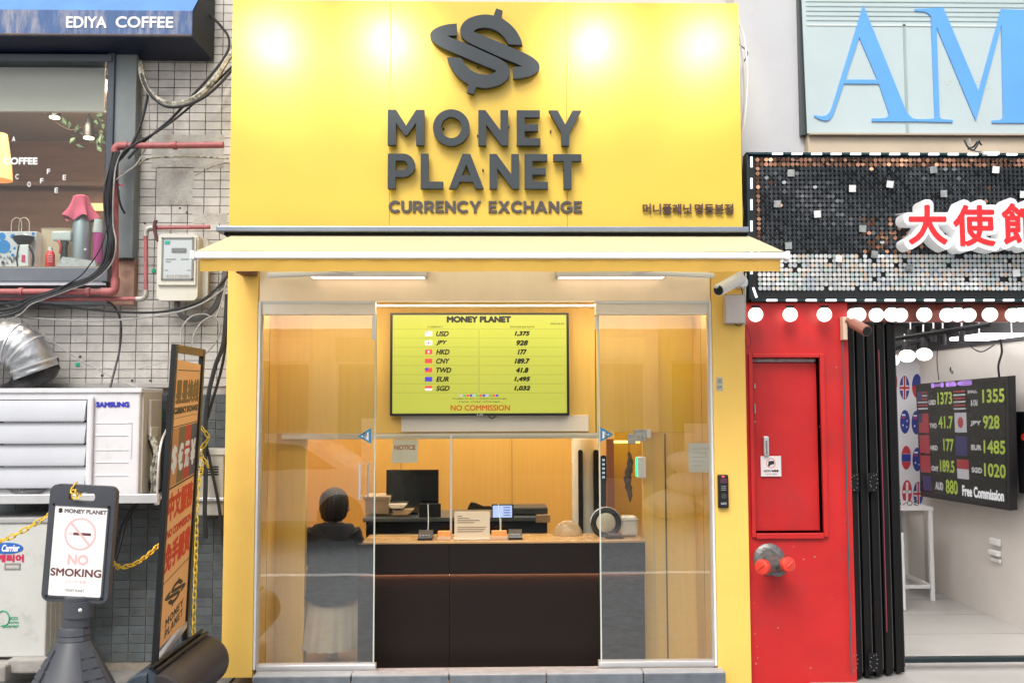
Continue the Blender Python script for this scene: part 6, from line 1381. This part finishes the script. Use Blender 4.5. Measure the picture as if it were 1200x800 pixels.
OW = mat('off_white_wall', (.66, .62, .58), .8, var=.04, scale=2)
MB().box(XW, XW+.1, .45, YI, zfl, 2.72).build('side_wall', OW, ri_, smooth=False)
MB().box(RX1-.1, XW+.1, YI, YI+.1, zfl, 2.72).build('back_wall', OW, ri_, smooth=False)
MB().box(RX1-.1, RX1+.0, .9, YI, zfl, 2.72).build('side_wall', OW, ri_, smooth=False)
MB().box(RX1-.1, XW+1, .21, YI+.1, 2.72, 2.78).build('ceiling', mat('grey_ceiling', (.30, .30, .32), .8), ri_, smooth=False)
MB().box(XW-.02, XW-.001, .45, YI-.021, 2.22, 2.719).build('dark_conduit_tray', mat('dark_tray2', (.05, .05, .055), .6), ri_, smooth=False)
MB().box(RX1+.001, XW-.022, YI-.02, YI-.001, 2.24, 2.719).build('dark_frieze', mat('grey_frieze', (.16, .16, .165), .7), ri_, smooth=False)
DT = mat('dark_truss', (.04, .04, .045), .5)
for yy_ in (1.0, 1.6, 2.2, 2.75):
    MB().bbox(RX1, XW-.03, yy_, yy_+.05, 2.46, 2.52, .004).build('ceiling_beam', DT, ri_)
for xx_ in (2.9, 3.5): MB().bbox(xx_, xx_+.05, .5, YI-.01, 2.53, 2.58, .004).build('ceiling_beam', DT, ri_)
tr1 = thing('track_lights', 'black ceiling track carrying small cylinder spots in the exchange room', 'track light', (3.2, 1.9, 2.45))
p_a, p_b = P(1043, 409, 2.0), P(1135, 383, 1.2)
p_a2, p_b2 = P(1043, 398, 1.5), P(1160, 380, .9)
MB().tube([p_a, p_b], .018, 6).build('track', BLKM, tr1); MB().tube([p_a2, p_b2], .018, 6).build('track', BLKM, tr1)
for (x, y0, y1, Y) in ((1060, 400, 414, 1.8), (1067, 386, 398, 1.4), (1082, 389, 406, 1.6), (1094, 385, 400, 1.4), (1105, 385, 404, 1.4), (1127, 384, 401, 1.2)):
    s_ = sc(Y); MB().tube([P(x, y0-9, Y), P(x, y0, Y)], .006, 6).build('stem', STEEL2, tr1); MB().tube([P(x, y0, Y), P(x, y1, Y)], 3.6/s_, 12).build('spot_can', BLK, tr1)
for i, (x, y, Y) in enumerate(((1063, 417, 1.6), (1083, 415, 1.5), (1044.5, 422, 1.8))):
    o = thing('interior_globe', ('pair of hanging globes, the one above the flag poster', 'pair of hanging globes, the one nearer the wall fan', 'globe half hidden behind the last black door leaf')[i], 'lamp', P(x, y, Y), 'globes inside the exchange room')
    MB().sphere(P(x, y, Y), 9.2/sc(Y), 20, 12, sz=.82).build('bulb', GLB, o); MB().tube([P(x, y-7, Y), P(x, y-17, Y)], 3.4/sc(Y), 10).build('holder', BLK, o)
o = thing('ceiling_light_panel', 'flat white lit panel hanging on two rods in the exchange room', 'lamp', P(1168, 393, 1.1))
q = P(1166, 393, 1.1); MB().bbox(q.x-.15, q.x+.17, 1.0, 1.5, q.z-.012, q.z+.012, .004).build('lit_panel', emat('panel_white', (1, .97, .95), 3), o)
for dx in (-.12, .13): MB().tube([(q.x+dx, 1.1, q.z+.01), (q.x+dx, 1.1, q.z+.25)], .005, 6).build('rod', STEEL2, o)
MB().bbox(2.6, 3.2, 1.4, 1.9, 2.70, 2.715, .003).build('added_ceiling_panel', emat('added_room_light', (1, .97, .94), 24), ri_)  # out-of-view panels added to brighten the exchange room
MB().bbox(3.2, 3.7, .55, 1.0, 2.70, 2.715, .003).build('added_ceiling_panel', bpy.data.materials['added_room_light'], ri_)
# wall fan / camera clump
o = thing('wall_fan', 'small dark wall fan with trailing wires above the black rate screen', 'fan', P(1119, 435, 2.4))
c = P(1119, 433, 2.35); MB().lathe(c, [(.05, 0), (.055, .02), (.03, .05)], 'Y', 16).build('motor', BLK, o)
for k in range(4): q = PI/2*k+.5; MB().tube([c+Vector((0, -.04, 0)), c+Vector((.06*math.cos(q), -.05, .06*math.sin(q)))], [.01, .02], 6).build('blade', mat('mottled_blade', (.25, .24, .24), .4) if 'mottled_blade' not in bpy.data.materials else bpy.data.materials['mottled_blade'], o)
MB().tube([c, P(1122, 415, 2.45)], .012, 6).build('arm', WHT, o)
cable('black flex hanging from the ceiling to the top corner of the black rate screen', [(1172, 397, .9), (1174, 412, 1.0), (1170, 428, 1.1), (1171, 442, 1.25)], .008, CAB)
cable('thin wire looping along the top of the exchange room wall', [(1100, 400, 2.4), (1098, 420, 2.4), (1100, 445, 2.2)], .004, CAB)
cable('thin wire sagging between the ceiling tray and wall fan', [(1128, 398, 1.6), (1148, 412, 1.5), (1165, 404, 1.3)], .005, CAB)
# flags poster
fp_ = thing('flag_poster', 'tall white poster with rows of oval flags on the back wall of the exchange room', 'poster', P(1062, 595, YI-.02))
MB().pb(1030, 1083, 423, 598, YI-.03, .01, .001).build('sheet', mat('poster_white', (.68, .68, .72), .5, var=.02), fp_)
fR, fB, fW, fG = mat('flag_print_red', (.5, .04, .06), .5), mat('flag_print_blue', (.03, .05, .28), .5), mat('flag_print_white', (.75, .75, .78), .5), mat('flag_print_green', (.05, .25, .12), .5)
def oval(x, y, kind, rx_=5.8, ry_=14):
    Y0 = YI-.031; 
    def el(sx, sy, a0, a1, m_, dY=0, n=20, chord=True):
        pts = [P(x+rx_*sx*math.cos(math.radians(a0+(a1-a0)*k/n)), y-ry_*sy*math.sin(math.radians(a0+(a1-a0)*k/n)), Y0-dY) for k in range(n+1)]
        MB().add(pts, [tuple(range(len(pts)))]).build('oval_flag', m_, fp_, smooth=False)
    def bar(x0, x1, y0, y1, m_, dY=.001): MB().add([P(x+x0, y+y0, Y0-dY), P(x+x1, y+y0, Y0-dY), P(x+x1, y+y1, Y0-dY), P(x+x0, y+y1, Y0-dY)], [(0, 1, 2, 3)]).build('flag_bar', m_, fp_, smooth=False)
    if kind == 'uk': el(1, 1, 0, 358, fB); bar(-5.2, 5.2, -2.6, 3.2, fW, .001); bar(-1.8, 1.8, -12.5, 12.5, fW, .0012); bar(-5.4, 5.4, -1.2, 1.8, fR, .0016); bar(-1, 1, -13, 13, fR, .002)
    elif kind == 'au': el(1, 1, 0, 358, fB); bar(-3.6, .5, -9, -7, fW); bar(-4, .5, -5.5, -4, fR); bar(2, 3.2, -2, 0, fW); bar(-3, -1.4, 3, 5, fW); bar(1.5, 2.6, 5, 7, fW)
    elif kind == 'tri': el(1, 1, 20, 160, fR); el(1, 1, 200, 340, fR, .0002); bar(-5.4, 5.4, -4.4, 4.6, fB)
    elif kind == 'redw': el(1, 1, 0, 358, fR); bar(-1.3, 1.3, -11, 11, fW); bar(-5, 5, -1.5, 1.5, fW)
    elif kind == 'red': el(1, 1, 0, 358, fR); bar(-2, 2, -2.5, 2.5, fW)
    elif kind == 'half': el(1, 1, 0, 180, fB); el(1, 1, 180, 360, fR, .0002)
    elif kind == 'gb': el(1, 1, 90, 270, fG); el(1, 1, -90, 90, fR, .0002)
for x, y, k_ in ((1060, 454, 'uk'), (1046, 448, 'red'), (1074.5, 452, 'half'), (1060.5, 494, 'au'), (1046, 492, 'gb'), (1074, 495, 'au'), (1062, 536, 'tri'), (1047.5, 534, 'half'), (1075, 538, 'au'), (1063, 576, 'redw'), (1049, 573, 'red'), (1076, 578, 'uk')): oval(x, y, k_)
# big rate screen on the side wall
rs_ = thing('black_rate_screen', 'large black screen on the right wall showing flags and yellow green rates', 'screen', PX(1130, 590, 3.95))
Cn = [PX(1073, 450, 3.88), PX(1181, 440.5, 3.88), PX(1183.5, 598, 3.97), PX(1079, 581, 3.97)]
def tf(u, v, n):   # u 0..1 left->right, v 0..1 bottom->top, n outwards
    a_ = Cn[3].lerp(Cn[0], v); b_ = Cn[2].lerp(Cn[1], v); N_ = (Cn[1]-Cn[0]).cross(Cn[3]-Cn[0]).normalized(); N_ = N_ if N_.x < 0 else -N_
    return a_.lerp(b_, u)+N_*n
MB().prism([(0, 0), (1, 0), (1, 1), (0, 1)], -.06, 0, tf).build('casing', BLK, rs_)
MB().prism([(.015, .05), (.975, .05), (.975, .98), (.015, .98)], .0003, .002, tf).build('display', mat('display_black', (.004, .0045, .004), .25, emit=(.03, .035, .03), es=.1, spec=.3), rs_)
TF = lambda u, v, n: tf(u, v, n+.0025)
LG = emat('yellow_green_digits', (.38, .50, .06), .24); GT = emat('grey_text_glow', (.3, .3, .3), .5)
def tt(b_, u0, u1, v0, v1, m_, bo=.003): text(b_, 'lettering', (u0, u1, v0, v1), TF, m_, rs_, bold=bo, boldv=bo*1.5)
rws = [(.81, .915, 'USD', '1373', 'SMALL', '1355'), (.61, .715, 'TWD', '41.7', 'JPY', '928'), (.42, .525, 'HKD', '177', 'EUR', '1485'), (.24, .345, 'CNY', '189.5', 'SGD', '1020')]
for v0, v1, a_, n1, b_, n2 in rws:
    tt(a_, .16, .25, v0+.0, v1-.06, GT); 
    if a_ == 'USD': tt('SMALL', .61, .71, v0+.08, v1-.0, GT, .002); tt('& Old', .64, .71, v0-.02, v0+.03, GT, .002)
    else: tt(b_, .63, .74, v0+.02, v1-.04, GT)
    w1 = .17 if len(n1) > 3 else .12; tt(n1, .27+(.17-w1), .44, v0, v1, LG, .0028); w2 = .21 if len(n2) > 3 else .16; tt(n2, .76, .76+w2, v0, v1, LG, .0028)
tt('AUD', .20, .30, .08, .15, GT); tt('880', .33, .47, .06, .18, LG, .0028); tt('Free Commission', .52, .95, .06, .15, emat('white_glow', (.6, .6, .62), .5), .003)
def fq(u0, u1, v0, v1, m_, n=0): MB().add([TF(u0, v0, n), TF(u1, v0, n), TF(u1, v1, n), TF(u0, v1, n)], [(0, 1, 2, 3)]).build('flag_print', m_, rs_, smooth=False, norm=False)
eR, eB, eW = emat('glow_red', (.30, .02, .03), .3), emat('glow_blue', (.02, .02, .10), .3), emat('glow_white', (.42, .42, .46), .3)
for k in range(6): fq(.02, .145, .775+k*.028, .788+k*.028, eR if k % 2 else eW); fq(.455, .585, .765+k*.028, .778+k*.028, eR if k % 2 else eW)
fq(.02, .08, .86, .93, eB, .0003); fq(.02, .15, .57, .74, eR); fq(.02, .07, .66, .74, eB, .0003); fq(.46, .59, .58, .74, eW); 
c0 = [TF(.525+.032*math.cos(2*PI*k/20), .66+.045*math.sin(2*PI*k/20), .0004) for k in range(20)]; MB().add(c0, [tuple(range(20))]).build('flag_print', eR, rs_, smooth=False)
fq(.02, .15, .39, .55, eR); fq(.46, .59, .39, .55, eB); fq(.02, .15, .22, .37, eR); fq(.47, .60, .28, .36, eR); fq(.47, .60, .20, .28, eW); fq(.04, .15, .06, .19, eB)
tt('HBC', .2, .66, .955, .995, emat('violet_glow', (.4, .2, .7), .6), .006)
# outlet, small panel, table
o = thing('wall_socket', 'white wall socket with plug on the side wall below the black screen', 'socket', PX(1168, 655, XW)); 
for (y0, y1, d_) in ((629, 640, .03), (643, 652, .04), (652, 660, .02)):
    a_, b_ = PX(1163, y0, XW-.001), PX(1174, y1, XW-.001); MB().bbox(XW-.001-d_, XW-.001, min(a_.y, b_.y), max(a_.y, b_.y), min(a_.z, b_.z), max(a_.z, b_.z), .008).build('plug' if d_ > .025 else 'plate', WHT, o)
o = thing('side_panel', 'narrow dark panel with a red dot at the right edge of the view', 'screen', PX(1200, 580, XW)); a_, b_ = PX(1194.5, 482, XW-.03), PX(1215, 580, XW-.03)
MB().bbox(XW-.06, XW-.002, min(a_.y, b_.y), max(a_.y, b_.y), b_.z, a_.z, .005).build('panel', BLK, o); q = PX(1200, 512, XW-.061); MB().lathe(q, [(.03, 0), (.028, -.006)], 'X', 20).build('red_dot', REDV, o)
tb = thing('white_console_table', 'slim white console table against the back wall under the flag poster', 'table', P(1075, 680, 2.5))
YT0 = 2.35; X0, X1 = P(1030, 600, YT0).x, P(1094, 600, YT0).x; ztb = P(1070, 594, YT0).z; WT = mat('white_table_paint', (.72, .72, .72), .4, var=.03)
MB().bbox(X0, X1, YT0, YI-.04, ztb-.03, ztb, .004).build('table_top', WT, tb)
for x in (X0+.02, X1-.04):
    for y in (YT0+.005, YI-.08): MB().bbox(x, x+.035, y, y+.035, zfl+.001, ztb-.031, .003).build('leg', WT, tb)
MB().bbox(X1-.038, X1-.008, YT0+.042, YI-.082, .11, .14, .003).build('stretcher', WT, tb); MB().bbox(X0+.06, X1-.042, YT0+.01, YT0+.035, .11, .14, .003).build('stretcher', WT, tb)
o = thing('table_clutter_box', 'small dark blue and white box on the white console table', 'box', P(1050, 592, 2.5)); MB().bbox(P(1045, 590, 2.5).x, P(1056, 590, 2.5).x, 2.5, 2.6, ztb+.0005, ztb+.05, .004).build('carton', mat('navy_box', (.05, .06, .12), .5), o); MB().bbox(P(1045, 590, 2.5).x-.001, P(1056, 590, 2.5).x+.001, 2.499, 2.601, ztb+.03, ztb+.04, .001).build('white_band', WHT, o)
o = thing('spectacles', 'pair of spectacles lying on the white console table', 'spectacles', P(1070, 590, 2.45))
for dx in (-.03, .03):
    MB().tube(cr([(P(1070, 590, 2.45).x+dx+.022*math.cos(2*PI*k/12), 2.45, ztb+.025+.02*math.sin(2*PI*k/12)) for k in range(13)], 2), .003, 5).build('rim', BLK, o)
    MB().tube([(P(1070, 590, 2.45).x+dx*1.8, 2.452, ztb+.03), (P(1070, 590, 2.45).x+dx*1.7, 2.54, ztb+.004)], .003, 5).build('temple', BLK, o)
o = thing('red_bottle', 'small red object peeking past the last black door leaf', 'bottle', P(1052, 618, 2.2)); MB().lathe(P(1050, 622, 2.1), [(.03, 0), (.034, .03), (.034, .08), (.015, .1)]).build('body', mat('red_plastic2', (.6, .05, .05), .4), o); MB().lathe(P(1050, 611, 2.1), [(.014, 0), (.014, .02)]).build('cap', WHT, o)
MB().bbox(P(1030, 620, 2.1).x, P(1053, 620, 2.1).x, 2.0, 2.3, zfl+.001, P(1050, 622.3, 2.1).z, .004).build('side_cabinet', WT, tb)

# ================================================================== STREET BEHIND THE CAMERA (seen in the glass)
YO = -9.6
ob = thing('opposite_building', 'pale building across the lane with wide shop windows', 'building', (0, YO, 0))
MB().box(-9, 9, YO-.5, YO, -.1, 3.0).build('wall', mat('opposite_plaster', (.46, .45, .43), .8, var=.10, scale=2), ob, smooth=False)
for i, x in enumerate((-7, -4.2, -1.4, 1.4, 4.2, 7)):
    MB().bbox(x-1.15, x+1.15, YO+.001, YO+.03, .5, 2.4, .004).build('window', mat('opposite_dark_glass', (.06, .065, .07), .08, coat=1) if 'opposite_dark_glass' not in bpy.data.materials else bpy.data.materials['opposite_dark_glass'], ob)
    MB().bbox(x-1.2, x+1.2, YO+.001, YO+.08, 2.45, 2.85, .01).build('fascia', mat('fascia_%d' % i, ((.5, .5, .5), (.6, .58, .5), (.1, .12, .15), (.65, .6, .5), (.5, .45, .4), (.2, .2, .2))[i], .5), ob)
for i, (x, z0, z1, w_) in enumerate(((-3.2, .5, 1.2, .8), (3.5, .4, 1.4, .55), (4.3, .9, 1.5, .45), (-1.9, .5, 1.5, .5))):
    o = MB().bbox(x-w_/2, x+w_/2, YO+.12, YO+.16, z0, z1, .004).build('poster_board', mat('poster_%d' % i, (.8, .78, .74), .5)); tag(o, 'white poster board across the lane, ' + ['broad one facing the left door', 'upright one facing the right door', 'small one at its end', 'narrow one near the middle'][i], 'poster', 'poster boards across the lane')
sk_ = thing('added_sack_pile', 'added heap of pale sacks across the lane for the right door to mirror', 'sacks', (3.4, YO+.6, -.12))  # invented sacks, put there so the right door mirrors pale shapes
for (x, y, z, rx_, rz_) in ((2.9, .5, .12, .42, .22), (3.7, .5, .14, .46, .24), (3.3, .55, .45, .45, .2), (3.9, .5, .55, .32, .18), (3.2, .5, .78, .36, .17), (3.75, .5, .86, .3, .15)):
    rg = []
    for i in range(11):
        a_ = PI*i/10; rr = max(math.sin(a_), .02)
        rg.append([(x+rx_*rr*math.cos(2*PI*j/24)*(1+.10*math.sin(5*j+i+x*9)), YO+y+.3*rr*math.sin(2*PI*j/24), z-rz_*math.cos(a_)*(1+.12*math.sin(3*j+x*5))) for j in range(24)])
    MB().loft(rg).build('sack', mat('pale_sack_cloth', (.80, .78, .72), .8, bump=.5, bscale=12) if 'pale_sack_cloth' not in bpy.data.materials else bpy.data.materials['pale_sack_cloth'], sk_)
# white car parked across the lane
car = thing('parked_car', 'white car parked across the lane, mirrored in the shop glass', 'car', (-3.4, -7.6, -.12))
prof = smooth_outline([(-2.1, .28, 1), (-2.1, .62), (-1.95, .82), (-1.15, .92), (-.55, 1.36), (.1, 1.46), (.85, 1.40), (1.5, .98), (2.0, .88), (2.15, .6), (2.12, .28, 1)], 5)
MB().prism([(x-3.4, z-.12) for x, z in prof], -.8, .8, lambda u, v, n: Vector((u, -7.6+n, v))).build('body', mat('white_car_paint', (.72, .72, .72), .2, coat=1), car)
for s in (-1, 1): MB().prism([(-3.4+a_, b_-.12) for a_, b_ in ((-1.0, .95), (-.5, 1.28), (.1, 1.36), (.8, 1.30), (1.3, .98))], s*.801, s*.806, lambda u, v, n: Vector((u, -7.6+n, v))).build('side_window', bpy.data.materials['opposite_dark_glass'], car)
for dx in (-1.35, 1.35):
    for s in (-.72, .72): MB().lathe((-3.4+dx, -7.6+s, .2), [(.32, -.1), (.32, .1)], 'Y', 24).build('wheel', BLKM, car)
print('objects', len(bpy.data.objects))
